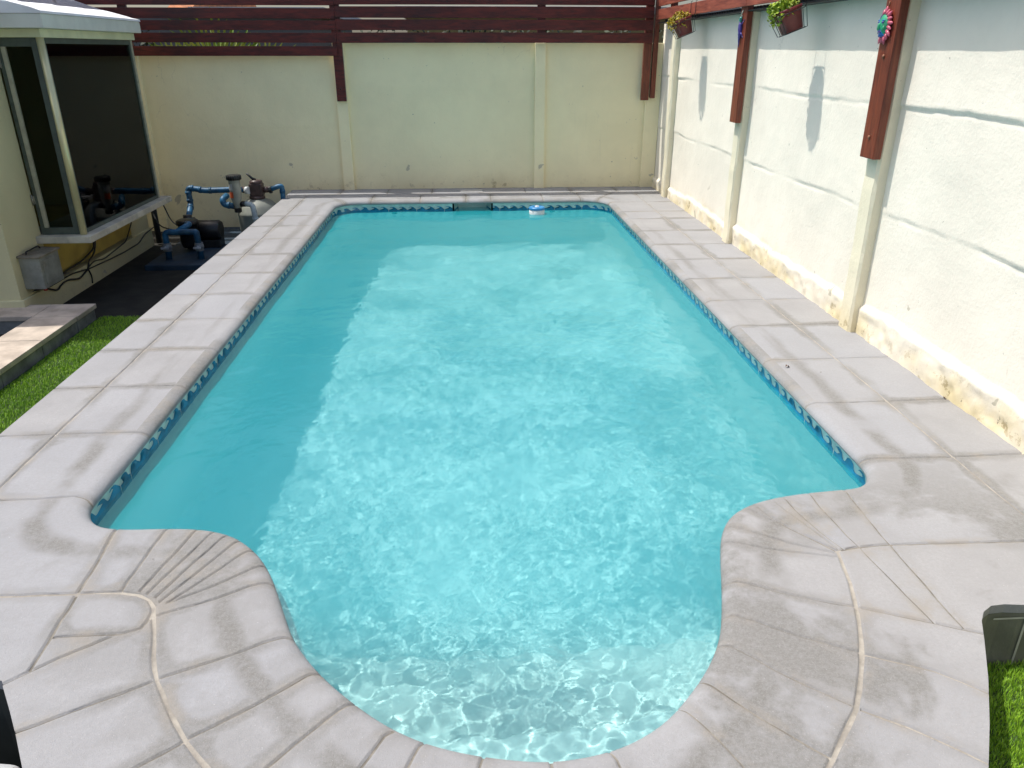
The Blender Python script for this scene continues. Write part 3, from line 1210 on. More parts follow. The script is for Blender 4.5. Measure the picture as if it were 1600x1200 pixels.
b = MB()
for k, (x0, x1, top) in enumerate(BPOST):
    b = MB()
    b.box(x0, x1, 10.402, 10.53, -0.6, top, 0.006)
    b.build('post', paint_b, back_wall)

# ================================================================ TIMBER SCREENS
wood = NT('stained_timber')
wc_ = wood.coord((2.0, 2.0, 14.0))
wn_ = wood.noise(2.4, 6, 0.65, wc_, dist=0.8)
col = wood.mix(wood.ramp(wn_, 0.3, 0.7), (0.045, 0.0045, 0.0035), (0.150, 0.017, 0.011))
col = wood.mix(wood.ramp(wood.noise(1.1, 3), 0.45, 0.7, 0, 0.5), col, (0.012, 0.006, 0.008))
wood.color(col)
wood.rough(0.42)
wood.bump(wn_, 0.35, 0.004)
wood_v = NT('stained_timber_upright')
wc_ = wood_v.coord((16.0, 16.0, 1.6))
wn_ = wood_v.noise(2.2, 6, 0.65, wc_, dist=0.8)
col = wood_v.mix(wood_v.ramp(wn_, 0.3, 0.7), (0.095, 0.018, 0.008), (0.23, 0.050, 0.020))
wood_v.color(col)
wood_v.rough(0.45)
wood_v.bump(wn_, 0.35, 0.004)
wood_r = NT('side_screen_timber')  # slats of the right screen, a lighter red brown than the far ones
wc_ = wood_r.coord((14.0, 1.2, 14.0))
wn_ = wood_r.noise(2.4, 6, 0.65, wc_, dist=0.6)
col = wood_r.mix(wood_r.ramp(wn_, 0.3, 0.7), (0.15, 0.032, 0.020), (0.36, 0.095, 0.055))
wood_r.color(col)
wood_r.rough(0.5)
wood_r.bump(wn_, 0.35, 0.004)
steel = simple_mat('dark_bolt', (0.05, 0.045, 0.04), 0.4, 0.2, 30, metal=0.8)
copper = simple_mat('rusty_screw', (0.30, 0.13, 0.07), 0.6, 0.2, 40, metal=0.3)

bscr = thing('slatted_screen', 'tall dark red timber slat screen on top of the wall across the far end', 'screen', (0, 10.36, 1.6))
rb = random.Random(5)


def slats(parent, runs, mat, axis='x'):
    b = MB()
    for (a0, a1, z0, z1) in runs:
        # each plank sags and bows a little
        n = 12
        d0, d1, t0 = rb.uniform(-.004, .004), rb.uniform(-.004, .004), rb.uniform(-.003, .003)
        pa = []
        for k in range(n + 1):
            t = k / n
            a = a0 + (a1 - a0) * t
            s = math.sin(math.pi * t)
            zz0, zz1 = z0 + d0 * s, z1 + d1 * s
            if axis == 'x':
                q0, q1 = 10.325 + t0 * s, 10.347 + t0 * s
                pa.append([b.bm.verts.new(p) for p in ((a, q0, zz0 + .002), (a, q0 + .002, zz0), (a, q1, zz0), (a, q1, zz1), (a, q0 + .002, zz1), (a, q0, zz1 - .002))])
            else:
                q0, q1 = 2.416 + t0 * s, 2.437 + t0 * s
                pa.append([b.bm.verts.new(p) for p in ((q0, a, zz0 + .002), (q0 + .002, a, zz0), (q1, a, zz0), (q1, a, zz1), (q0 + .002, a, zz1), (q0, a, zz1 - .002))])
        for u, v in zip(pa, pa[1:]):
            for i in range(6):
                b.bm.faces.new([u[i], u[(i + 1) % 6], v[(i + 1) % 6], v[i]])
        b.bm.faces.new(pa[0][::-1])
        b.bm.faces.new(pa[-1])
    return b.build('slat_panel', mat, parent)


zl = [(1.632, 1.742), (1.780, 1.890), (1.922, 2.026), (2.046, 2.160)]
zr = [(1.777, 1.894), (1.920, 2.040), (2.058, 2.181), (2.200, 2.314)]
while zl[-1][1] < 2.85:
    zl.append((zl[-1][1] + 0.03, zl[-1][1] + 0.136))
while zr[-1][1] < 2.85:
    zr.append((zr[-1][1] + 0.032, zr[-1][1] + 0.14))
slats(bscr, [(-8.0, -1.512, a, c) for a, c in zl], wood.m)
slats(bscr, [(-1.508, 2.395, a, c) for a, c in zr], wood.m)
for x0, x1 in ((-4.06, -3.96), (-1.57, -1.455), (0.95, 1.05), (2.30, 2.398), (-6.4, -6.3)):
    b = MB()
    z0 = 1.105 if x0 not in (0.95,) else 1.80
    if x0 < -3:
        z0 = 1.66
    b.box(x0, x1, 10.349, 10.400, z0, 2.95, 0.004)
    p = b.build('upright', wood_v.m if x0 > 2 else wood.m, bscr)
    if -2 < x0 < 2 and x0 != 0.95:
        q = MB()
        q.lathe([(0, 0), (0.009, 0), (0.008, 0.006), (0, 0.008)], ((x0 + x1) / 2, 10.349, 1.25), 10, 0, Euler((R(90), 0, 0)).to_matrix())
        q.build('bolt', steel, p)

rscr = thing('slatted_screen', 'red brown timber slat screen above the white right hand wall', 'screen', (2.38, 6, 2.0))
slats(rscr, [(a, a2, z0, z0 + 0.112) for z0 in (2.040, 2.184, 2.328, 2.472, 2.616, 2.760) for a, a2 in ((7.058, 10.30), (1.0, 7.052), (-3.0, 0.99))], wood_r.m, 'y')
for y0, y1 in ((-0.43, -0.27), (2.07, 2.23), (4.575, 4.735), (7.07, 7.23), (9.58, 9.72), (10.20, 10.30)):
    b = MB()
    x0 = 2.439
    if y0 > 10:
        b.box(2.415, 2.475, 10.335, 10.395, 1.13, 2.9, 0.004)
    else:
        b.box(x0, 2.491, y0, y1, 1.098 if y0 < 9 else 2.01, 2.9, 0.005)
    p = b.build('upright', wood_v.m, rscr)
    if 4 < y0 < 5:
        for zz in (1.22, 1.665):
            q = MB()
            q.lathe([(0, 0), (0.012, 0), (0.011, 0.006), (0.004, 0.010), (0, 0.010)], (x0, (y0 + y1) / 2, zz), 10, 0, Euler((0, R(-90), 0)).to_matrix())
            q.build('screw', copper, p)
# dark spiked strip bedded on the wall top below the slats
b = MB()
b.box(2.445, 2.62, -0.3, 10.3, 2.0005, 2.012, 0.002)
y = 1.0
while y < 10.2:
    b.box(2.50, 2.52, y, y + 0.03, 2.012, 2.04)
    y += 0.075
spk = b.build('capping_strip', simple_mat('black_strip', (0.02, 0.022, 0.018), 0.6, 0.2, 10), right_wall)

# ================================================================ HOUSE
house = thing('house', 'cream house with a dark glass bay window, left of the pool', 'house', (-5.0, 8.2, G))
hp = wall_paint('house_paint', (0.62, 0.57, 0.34), 0.3, G)
yel = simple_mat('mustard_paint', (0.50, 0.37, 0.085), 0.75, 0.12, 3, bump=0.3, dirt=(0.30, 0.25, 0.12))
lil = simple_mat('grey_lilac_render', (0.40, 0.385, 0.41), 0.8, 0.08, 1.2, bump=0.3, bscale=20)
fasc = simple_mat('pale_fascia_paint', (0.66, 0.66, 0.57), 0.7, 0.05, 4, bump=0.4, bscale=18)
whit = simple_mat('white_roof_coating', (0.80, 0.79, 0.78), 0.7, 0.05, 5, bump=0.6, bscale=14)
ylw = simple_mat('pale_yellow_paint', (0.66, 0.66, 0.42), 0.7, 0.05, 6)
frm = simple_mat('dark_bronze_frame', (0.075, 0.095, 0.078), 0.4, 0.1, 12)
beige = simple_mat('beige_stile', (0.42, 0.40, 0.29), 0.5, 0.1, 12)
HX = -3.88
for y0, y1 in ((6.64, 7.20), (9.10, 9.62)):
    b = MB()
    b.box(-7.5, HX, y0, y1, G - 0.1, 2.0)
    b.build('wall', hp, house)
b = MB()
b.box(-7.5, HX - 0.002, 7.201, 9.099, -0.27, 0.085)
b.build('panel_under_window', yel, house)
b = MB()
b.box(-7.5, HX + 0.03, 6.62, 9.62, G - 0.1, -0.30, 0.01)
b.build('plinth', hp, house)
# roof sloping up and away from the eave, in dull lilac grey sheeting
b = MB()
b.prism([(HX + 0.0, 6.55, 2.002), (HX + 0.0, 6.55, 2.06), (-7.6, 6.55, 3.30), (-7.6, 6.55, 2.002)], (0, 3.10, 0))
rf = b.build('roof', lil, house)
b = MB()
for k in range(14):
    y = 6.62 + k * 0.23
    b.tube([(HX - 0.03, y, 2.078), (-7.5, y, 3.29)], 0.016, 6)
b.build('roof_rib', lil, rf)
# dim room behind the bay
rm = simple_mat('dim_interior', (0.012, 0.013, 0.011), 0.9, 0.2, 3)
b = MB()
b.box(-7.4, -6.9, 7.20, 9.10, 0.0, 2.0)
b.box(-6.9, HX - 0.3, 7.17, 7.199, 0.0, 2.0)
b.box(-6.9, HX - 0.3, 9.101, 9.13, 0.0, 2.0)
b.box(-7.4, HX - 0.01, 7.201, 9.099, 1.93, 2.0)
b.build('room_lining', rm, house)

# bay
bay = MB()
bay.box(HX - 0.2, -3.40, 7.10, 9.23, 0.087, 0.150, 0.008)
sill = bay.build('sill', simple_mat('sill_concrete', (0.56, 0.52, 0.42), 0.8, 0.12, 6, bump=0.5, dirt=(0.25, 0.24, 0.22)), house)
bay = MB()
bay.box(HX - 0.2, -3.46, 7.15, 9.14, 1.795, 1.862, 0.006)
bay.build('lintel', ylw, house)
bay = MB()
# fascia slab and sloping top
pr = [(-3.38, 1.862), (-3.38, 1.975), (-3.885, 1.975), (-3.885, 1.862)]
bay.box(HX - 0.05, -3.38, 7.06, 9.14, 1.863, 1.972, 0.008)
bay.box(-4.2, HX + 0.0, 6.90, 6.638, 1.863, 1.972) if False else None
bay.build('fascia', fasc, house)
bay = MB()
pts = [(-3.375, 7.055, 1.973), (-3.375, 9.145, 1.973), (-3.379, 9.14, 1.99), (-3.379, 7.06, 1.99)]
n_ = 14
rows = []
for k in range(n_ + 1):
    y = 7.055 + (9.145 - 7.055) * k / n_
    w_ = 0.008 * math.sin(k * 1.7) + 0.005 * math.sin(k * 3.1)
    rows.append([bay.bm.verts.new(p) for p in ((-3.372, y, 1.973), (-3.376, y, 1.992), (-3.45, y, 2.018 + w_), (-3.62, y, 2.062 + w_ * 1.4), (-3.879, y, 2.085 + w_), (-3.879, y, 1.973))])
for a, c in zip(rows, rows[1:]):
    for i in range(6):
        bay.bm.faces.new([a[i], a[(i + 1) % 6], c[(i + 1) % 6], c[i]])
bay.bm.faces.new(rows[0][::-1])
bay.bm.faces.new(rows[-1])
bay.build('bay_roof', whit, house)

gl = bpy.data.materials.new('dark_window_glass')
gl.use_nodes = True
t = gl.node_tree
t.nodes.clear()
go = t.nodes.new('ShaderNodeOutputMaterial')
gt = t.nodes.new('ShaderNodeBsdfTransparent')
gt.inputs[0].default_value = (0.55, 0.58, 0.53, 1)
gg = t.nodes.new('ShaderNodeBsdfGlossy')
gg.inputs['Roughness'].default_value = 0.02
gf = t.nodes.new('ShaderNodeFresnel')
gf.inputs['IOR'].default_value = 1.2
gm = t.nodes.new('ShaderNodeMixShader')
t.links.new(gf.outputs[0], gm.inputs[0])
t.links.new(gt.outputs[0], gm.inputs[1])
t.links.new(gg.outputs[0], gm.inputs[2])
t.links.new(gm.outputs[0], go.inputs[0])


def window(kind):
    b = MB()
    if kind == 'front':
        X = -3.50
        b.box(X - 0.02, X + 0.01, 7.235, 7.27, 0.151, 1.794, 0.003)
        b.box(X - 0.02, X + 0.01, 9.04, 9.07, 0.151, 1.794, 0.003)
        b.box(X - 0.02, X + 0.01, 7.27, 9.04, 1.750, 1.794, 0.003)
        b.box(X - 0.02, X + 0.01, 7.27, 9.04, 0.151, 0.185, 0.003)
        w = b.build('window', frm, house)
        b = MB()
        b.box(X - 0.006, X, 7.27, 9.04, 0.185, 1.750)
        b.build('pane', gl, w)
        b = MB()
        b.box(X - 0.025, X + 0.018, 9.071, 9.105, 0.151, 1.794, 0.003)
        b.build('end_stile', beige, w)
    else:
        Y = 7.20
        b.box(-3.86, -3.825, Y - 0.01, Y + 0.03, 0.151, 1.794, 0.003)
        b.box(-3.575, -3.525, Y - 0.01, Y + 0.03, 0.151, 1.794, 0.003)
        b.box(-3.825, -3.575, Y - 0.01, Y + 0.03, 1.725, 1.794, 0.003)
        b.box(-3.825, -3.575, Y - 0.01, Y + 0.03, 0.151, 0.215, 0.003)
        w = b.build('window', frm, house)
        b = MB()
        b.box(-3.79, -3.575, Y + 0.008, Y + 0.014, 0.215, 1.725)
        b.build('pane', gl, w)
        b = MB()
        b.box(-3.825, -3.79, Y - 0.014, Y + 0.02, 0.215, 1.725, 0.003)
        b.build('casement_stile', beige, w)
        for z in (0.42, 1.55):
            b = MB()
            b.tube([(-3.872, Y - 0.016, z), (-3.872, Y - 0.016, z + 0.09)], 0.009, 8)
            b.box(-3.89, -3.85, Y - 0.017, Y - 0.011, z + 0.01, z + 0.08)
            b.build('hinge', simple_mat('worn_hinge', (0.30, 0.29, 0.24), 0.5, 0.2, 30, metal=0.5), w)


window('front')
window('side')
b = MB()
b.tube([(-3.492, 7.19, 0.15), (-3.492, 7.19, 1.795)], 0.030, 16)
b.build('corner_pole', simple_mat('satin_cream_pole', (0.72, 0.66, 0.38), 0.28, 0.06, 4, metal=0.35), house)
b = MB()
b.box(HX - 0.1, HX - 0.02, 9.12, 9.62, 0, 1.0)
b.bm.clear()
b.tube([(-3.80, 9.655, G), (-3.80, 9.655, -0.06), (-3.84, 9.655, 0.1), (-3.84, 9.655, 2.0)], 0.035, 12)
b.build('drainpipe', plast_dark, house)
b = MB()
b.tube([(-4.05, 8.80, 2.10), (-4.05, 8.80, 2.28), (-3.90, 8.72, 2.30), (-3.80, 8.66, 2.18)], [0.02, 0.022, 0.03, 0.05], 12)
b.build('vent_cowl', simple_mat('grey_cowl', (0.30, 0.30, 0.33), 0.4, 0.1, 12), house)

# stone step
stone_top = simple_mat('pinkish_travertine', (0.50, 0.42, 0.34), 0.8, 0.14, 5, bump=0.4, dirt=(0.33, 0.27, 0.21))
stone_side = simple_mat('grey_step_stone', (0.20, 0.20, 0.19), 0.85, 0.2, 7, bump=0.5, dirt=(0.08, 0.08, 0.07))
stp = thing('garden_step', 'low L shaped stone step with pinkish top at the foot of the house', 'step', (-3.45, 6.0, G))
b = MB()
ys_ = [2.2, 2.8, 3.4, 4.0, 4.6, 5.18, 5.76, 6.34]
for a, c in zip(ys_, ys_[1:]):
    b.box(-3.66, -3.292, a + .003, c - .003, -0.40, -0.360, 0.005)
b.box(-3.66, -3.285, 6.343, 6.70, -0.40, -0.360, 0.007)
b.box(-4.3, -3.663, 6.36, 6.70, -0.40, -0.360, 0.005)
b.build('tread', stone_top, stp)
b = MB()
for a, c in zip(ys_, ys_[1:]):
    b.box(-3.64, -3.305, a + .004, c - .004, G - 0.03, -0.4005, 0.003)
b.box(-3.64, -3.30, 6.344, 6.68, G - 0.03, -0.4005, 0.006)
b.box(-4.3, -3.645, 6.38, 6.68, G - 0.03, -0.4005, 0.003)
b.build('riser', stone_side, stp)
# pale kerb stone by the near left corner of the deck
b = MB()
b.box(-1.75, -1.300, 0.9, 1.63, -0.50, -0.10, 0.04, seg=4, rot=(0, 0, R(-8)))
o = b.build('kerb_stone', simple_mat('pale_kerb', (0.46, 0.47, 0.48), 0.8, 0.08, 5, bump=0.3))
tag(o, 'pale rounded kerb stone in the near left corner beside the deck', 'kerb stone')

# ================================================================ WALL ORNAMENTS AND HANGING POTS
terracotta = simple_mat('wine_red_plastic', (0.17, 0.022, 0.020), 0.4, 0.15, 12)
wire = simple_mat('black_wire', (0.015, 0.015, 0.015), 0.4, 0.1, 10)
soil = simple_mat('potting_soil', (0.03, 0.02, 0.012), 0.95, 0.3, 60)


def hanging_pot(label, cx, cy, cz, tilt, leafcol, size, spread, seed, group):
    root = thing('hanging_pot', label, 'plant pot', (cx, cy, cz), group)
    M = Matrix.Translation((cx, cy, cz)) @ Matrix.Rotation(R(tilt), 4, 'Y') @ Matrix.Rotation(R(-6), 4, 'X')
    rt, rb_, h = size

    def sq(r, z, n=24):
        pts = []
        for k in range(n):
            a = 2 * math.pi * (k + .5) / n
            ca, sa = math.cos(a), math.sin(a)
            p = (abs(ca) ** 3.2 + abs(sa) ** 3.2) ** (-1 / 3.2)
            pts.append(M @ Vector((r * p * ca * 0.88, r * p * sa, z)))
        return pts
    b = MB()
    rows = [sq(rb_ * .96, 0), sq(rb_, 0.006), sq(rt * .97, h * .86), sq(rt * 1.05, h * .86), sq(rt * 1.07, h), sq(rt * .97, h), sq(rt * .93, h * .86)]
    rows = [[b.bm.verts.new(p) for p in r_] for r_ in rows]
    n = len(rows[0])
    for a, c in zip(rows, rows[1:]):
        for k in range(n):
            f = b.bm.faces.new([a[k], a[(k + 1) % n], c[(k + 1) % n], c[k]])
            f.smooth = True
    b.bm.faces.new(rows[0][::-1])
    b.build('pot', terracotta, root)
    b = MB()
    f = b.bm.faces.new([b.bm.verts.new(p) for p in sq(rt * .93, h * .88)])
    b.build('soil', soil, root)
    # wire basket
    b = MB()
    w = rt * 1.06
    tr = 0.0032

    def ring(r, z):
        p = [M @ Vector((x * r, y * r, z)) for x, y in ((-.9, -1), (.9, -1), (.9, 1), (-.9, 1))]
        return elbow(p + [p[0], p[1]], 0.03, 3)[:-2]
    for z, r_ in ((h * .80, w), (h * .1 - .02, w * .80)):
        p = ring(r_, z)
        b.tube(p, tr, 6)
    for sx in (-.9, .9):
        for sy in (-1, -.33, .33, 1):
            b.tube([M @ Vector((sx * w, sy * w, h * .80)), M @ Vector((sx * w * .8, sy * w * .8, h * .1 - .02))], tr * .8, 5)
    for sy in (-.55, .55):
        b.tube([M @ Vector((-.9 * w * .8, sy * w * .8, h * .1 - .02)), M @ Vector((.9 * w * .8, sy * w * .8, h * .1 - .02))], tr * .8, 5)
    # hooks up to the slats
    for sy in (-.8, .8):
        p = M @ Vector((.9 * w, sy * w, h * .80))
        b.tube([p, (2.412, p.y, max(p.z + 0.05, 2.05)), (2.412, p.y, 2.165), (2.428, p.y, 2.167)], tr, 6)
    b.build('wire_basket', wire, root)
    # trailing succulent foliage
    rn = random.Random(seed)
    b = MB()
    for i in range(spread):
        a = rn.uniform(0, 6.28)
        r_ = rt * 1.12 * math.sqrt(rn.random())
        droop = rn.random() ** 2 * 0.10 * (r_ / rt)
        c0 = M @ Vector((r_ * math.cos(a) * 1.0 - .02, r_ * math.sin(a) * 1.08 + .015, h + rn.uniform(-.005, .062) - droop * .9 + .03 * (1 - r_ / rt)))
        s = rn.uniform(.008, .017)
        nrm = Vector((rn.uniform(-1, 1), rn.uniform(-1, 1), rn.uniform(.1, 1))).normalized()
        u = nrm.orthogonal().normalized()
        v = nrm.cross(u)
        mi = 0 if rn.random() < .7 else 1
        cv = b.bm.verts.new(c0 + nrm * s * .35)
        m_ = 5
        ring_ = [b.bm.verts.new(c0 + (u * math.cos(6.283 * k / m_) + v * math.sin(6.283 * k / m_)) * s * rn.uniform(.7, 1.1)) for k in range(m_)]
        for k in range(m_):
            f = b.bm.faces.new([cv, ring_[k], ring_[(k + 1) % m_]])
            f.material_index = mi
    b.build('foliage', leafcol, root, recalc=False)
    return root


lf_y = [simple_mat('yellow_leaf', (0.46, 0.36, 0.02), 0.5, 0.15, 30), simple_mat('ochre_leaf', (0.30, 0.25, 0.02), 0.5, 0.15, 30)]
lf_g = [simple_mat('lime_leaf', (0.34, 0.46, 0.03), 0.5, 0.15, 30), simple_mat('mid_green_leaf', (0.14, 0.27, 0.02), 0.5, 0.15, 30)]
hanging_pot('red pot with yellow foliage hanging on the slats nearest the far corner', 2.350, 8.65, 1.845, -21, lf_y, (0.108, 0.082, 0.155), 420, 3, 'pots hanging from the side screen')
hanging_pot('red pot with lime green foliage hanging between the two timber uprights', 2.350, 5.83, 1.822, -21, lf_g, (0.100, 0.078, 0.150), 520, 5, 'pots hanging from the side screen')

# sun face ornament
blue = simple_mat('blue_glaze', (0.02, 0.17, 0.50), 0.25, 0.15, 20)
green = simple_mat('green_glaze', (0.03, 0.33, 0.16), 0.25, 0.2, 20)
pink = simple_mat('pink_glaze', (0.62, 0.13, 0.20), 0.3, 0.15, 20)
viol = simple_mat('violet_glaze', (0.07, 0.05, 0.26), 0.3, 0.15, 20)
sf = thing('sun_ornament', 'painted ceramic sun face, blue and green with pink rays, on the nearest timber upright', 'ornament', (2.372, 4.50, 1.82))
b = MB()
mx = Matrix.Translation((2.386, 4.50, 1.822)) @ Matrix.Rotation(R(-90), 4, 'Y')   # local z -> -X (out of the wall), local x -> z


def onface(u, v, d):
    """u along +Y (away), v up, d out from the timber"""
    return Vector((2.439 - d * .9, 4.69 + u * .84, 1.826 + v * .84))


n = 28
rings = []
for r_, d in ((0.070, 0.0), (0.072, 0.010), (0.066, 0.022), (0.052, 0.033), (0.034, 0.041), (0.016, 0.045)):
    rings.append([b.bm.verts.new(onface(r_ * .92 * math.cos(6.2832 * k / n), r_ * 1.12 * math.sin(6.2832 * k / n), d)) for k in range(n)])
for ri, (a, c) in enumerate(zip(rings, rings[1:])):
    for k in range(n):
        f = b.bm.faces.new([a[k], a[(k + 1) % n], c[(k + 1) % n], c[k]])
        f.smooth = True
        ang = 6.2832 * (k + .5) / n
        inner = ri >= 2 and not (math.cos(ang) > .45)
        f.material_index = 1 if (inner and math.sin(ang) > -.75) else 0
f = b.bm.faces.new(rings[-1])
f.material_index = 1
b.sphere(onface(0.0, -0.004, 0.046), 0.011, (1.0, .8, 1.8), 1)      # nose
for s in (-1, 1):
    b.sphere(onface(s * .024, .022, 0.040), 0.010, (.5, 1.2, .6), 2)   # eyelids
    b.sphere(onface(s * .026, .034, 0.037), 0.011, (.45, 1.5, .35), 0)
    b.sphere(onface(s * .030, -.014, 0.034), 0.015, (.5, 1, 1), 1)      # cheeks
b.sphere(onface(0, -.036, 0.040), 0.012, (.5, 1.6, .5), 2)
b.sphere(onface(0, -.056, 0.030), 0.014, (.6, 1.2, .8), 0)
b.build('face', [blue, green, viol], sf)
b = MB()
for k in range(18):
    a = 6.2832 * k / 18 + .1
    L = (0.030 if k % 2 else 0.042) if math.cos(a) < .5 else 0.012
    c0 = onface(0.058 * math.cos(a), 0.072 * math.sin(a), 0.012)
    tip = onface((0.066 + L) * math.cos(a + .12), (0.080 + L) * math.sin(a + .12), 0.014)
    mid = c0.lerp(tip, .5)
    b.tube([c0, mid, tip], [0.0135, 0.011, 0.002], 7, 0 if (math.cos(a) < .5) else 1)
b.build('rays', [pink, viol], sf)
b = MB()
b.tube([onface(0, .12, .004), onface(0, .135, .006), onface(0, .15, .003)], .003, 6)
b.build('hanging_hook', copper, sf)

# lizard ornament on the next upright
lz = thing('lizard_ornament', 'slim blue lizard ornament with a green head on the middle timber upright', 'ornament', (2.37, 6.93, 1.86))


def onlz(u, v, d=0.012):
    return Vector((2.439 - d, 7.17 + u, 1.865 + v))


b = MB()
b.tube([onlz(.0, .055), onlz(.004, .03), onlz(.0, .0), onlz(-.006, -.03), onlz(0, -.06), onlz(.006, -.09), onlz(.0, -.12), onlz(-.004, -.145)],
       [0.012, 0.018, 0.020, 0.017, 0.012, 0.008, 0.005, 0.002], 12)
for s in (-1, 1):
    for v0, e in ((.032, .03), (-.028, -.025)):
        b.tube([onlz(s * .008, v0), onlz(s * .036, v0 + e * .3), onlz(s * .048, v0 + e, .006)], [.007, .006, .004], 8)
        for q in (-1, 0, 1):
            b.tube([onlz(s * .048, v0 + e, .006), onlz(s * .056 + q * .006, v0 + e * 1.5 - abs(q) * .004, .004)], [.003, .0015], 6)
b.build('body', viol, lz)
b = MB()
b.sphere(onlz(0, .075, .016), .018, (.8, .9, 1.35), 0)
for s in (-1, 1):
    b.sphere(onlz(s * .012, .082, .026), .005, mi=1)
b.build('head', [simple_mat('sea_green_glaze', (0.06, 0.36, 0.30), 0.3, 0.15, 20), wire], lz)
b = MB()
b.tube(elbow([onlz(0, .10, .004), onlz(.012, .115, .012), onlz(-.008, .135, .010), onlz(0, .150, .002)], .02), .004, 8)
b.build('hook', simple_mat('pale_ceramic', (0.55, 0.6, 0.5), 0.4, 0.1, 20), lz)

# ================================================================ METER BOX AND CABLES ON THE HOUSE
mb_ = thing('meter_box', 'weathered grey metal meter box on the house wall under the bay window', 'electrical box', (-3.80, 6.92, -0.1))
gm = simple_mat('galvanised_grey', (0.27, 0.275, 0.24), 0.6, 0.14, 6, metal=0.15, bump=0.3, dirt=(0.15, 0.13, 0.09))
b = MB()
b.box(HX + 0.001, -3.705, 6.745, 7.085, -0.235, 0.040, 0.005)
b.build('box', gm, mb_)
b = MB()
b.box(HX + 0.001, -3.690, 6.725, 7.105, 0.041, 0.062, 0.006, rot=(0, R(2), 0))
b.build('lid', simple_mat('rusty_lid', (0.22, 0.19, 0.14), 0.8, 0.2, 9, bump=0.5, dirt=(0.12, 0.08, 0.05)), mb_)
b = MB()
b.box(-3.7045, -3.700, 6.78, 7.05, -0.20, 0.01, 0.003)
b.build('door', gm, mb_)
b = MB()
b.tube([(-3.74, 6.80, -0.236), (-3.74, 6.80, -0.262)], .016, 10)
b.build('gland', simple_mat('red_gland', (0.30, 0.05, 0.03), 0.5, 0.1, 30), mb_)
b = MB()
b.tube(elbow([(-3.83, 6.80, 0.062), (-3.83, 6.80, 0.085), (-3.83, 7.02, 0.090), (-3.83, 7.04, 0.062)], .02), .007, 8)
b.build('conduit_loop', wire, mb_)

cabs = [
    [(6.80, -0.262), (6.973, -0.289), (7.173, -0.373), (7.266, -0.338), (7.398, -0.331), (7.614, -0.386), (7.836, -0.341), (7.871, -0.271), (8.025, -0.229), (8.1, -0.14), (8.12, 0.08)],
    [(7.10, -0.20), (7.304, -0.261), (7.428, -0.244), (7.744, -0.238), (8.065, -0.179), (8.09, 0.08)],
    [(7.839, -0.335), (8.0, -0.30), (8.218, -0.339), (8.544, -0.315), (8.838, -0.291), (9.095, -0.111), (9.1, 0.08)],
    [(7.05, -0.30), (7.5, -0.30), (7.86, -0.345), (8.365, -0.372), (8.717, -0.386), (9.148, -0.385), (9.357, -0.325), (9.714, -0.30)],
    [(7.835, -0.34), (7.88, -0.43), (7.86, -0.50)],
]
for i, c in enumerate(cabs):
    b = MB()
    b.tube(elbow([(-3.838 - .004 * (i % 3), y, z) for y, z in c], .07, 4), 0.009 if i < 2 else 0.007, 7)
    o = b.build('cable', wire)
    lab = ['thick black cable running from under the meter box up to the window sill',
           'black cable above the others, from the box side to the sill',
           'black cable climbing to the far end of the window sill',
           'long low black cable along the foot of the house wall to the pump',
           'short black cable dropping down to the ground at the cable junction'][i]
    tag(o, lab, 'cable', 'cables along the house wall')
b = MB()
b.tube(elbow([(-3.86, 9.9, 0.6), (-3.83, 9.9, 0.14), (-3.767, 9.9, -0.076), (-3.685, 9.85, -0.277), (-3.45, 9.6, -0.33), (-3.30, 9.42, -0.32)], .1), .008, 7)
tag(b.build('cable', wire), 'thin cable hanging down the far wall to the pump', 'cable', 'pump cables')
b = MB()
b.tube(elbow([(-3.84, 9.7, 0.0), (-3.80, 9.62, -0.15), (-3.70, 9.5, -0.27), (-3.48, 9.42, -0.30), (-3.30, 9.38, -0.28)], .1), .008, 7)
tag(b.build('cable', wire), 'slack cable looping from the drainpipe to the black pump', 'cable', 'pump cables')

# ================================================================ INSIDE THE BAY
pale_cloth = simple_mat('grey_curtain_cloth', (0.6, 0.58, 0.50), 0.9, 0.1, 5)
brown_cloth = simple_mat('brown_curtain_cloth', (0.5, 0.38, 0.26), 0.9, 0.1, 5)
for (y0, y1, m_, lab) in ((7.95, 8.28, pale_cloth, 'dim grey curtain behind the bay glass'), (8.50, 8.72, brown_cloth, 'dim brown curtain behind the bay glass, at the far side')):
    b = MB()
    pr_ = []
    n = 26
    for k in range(n + 1):
        y = y0 + (y1 - y0) * k / n
        pr_.append((-3.80 + 0.018 * math.sin(k * 1.25), y))
    lo = [b.bm.verts.new((x, y, 0.45)) for x, y in pr_]
    hi = [b.bm.verts.new((x, y, 1.74)) for x, y in pr_]
    for k in range(n):
        b.quad(((0, 0, 0), (0, 0, 0), (0, 0, 0))) if False else None
        f = b.bm.faces.new([lo[k], lo[k + 1], hi[k + 1], hi[k]])
        f.smooth = True
    o = b.build('curtain', m_)
    md = o.modifiers.new('thick', 'SOLIDIFY')
    md.thickness = 0.004
    tag(o, lab, 'curtain', 'curtains in the bay window')
fl = thing('flower_vase', 'pale flowers in a small vase on the bay window sill, dim behind glass', 'flowers', (-3.70, 8.2, 0.15))
b = MB()
b.lathe([(0.035, 0.151), (0.06, 0.20), (0.05, 0.27), (0.03, 0.31), (0.036, 0.32)], (-3.70, 8.2, 0), 18)
b.build('vase', simple_mat('vase_glaze', (0.10, 0.10, 0.09), 0.3), fl)
b = MB()
rn = random.Random(2)
for k in range(11):
    c = Vector((-3.70 + rn.uniform(-.06, .06), 8.2 + rn.uniform(-.15, .15), 0.44 + rn.uniform(-.07, .12)))
    for q in range(6):
        a = q * 1.047
        b.sphere(c + Vector((.012, math.cos(a) * .022, math.sin(a) * .022)), .018, (.5, 1, 1), u=8, v=5)
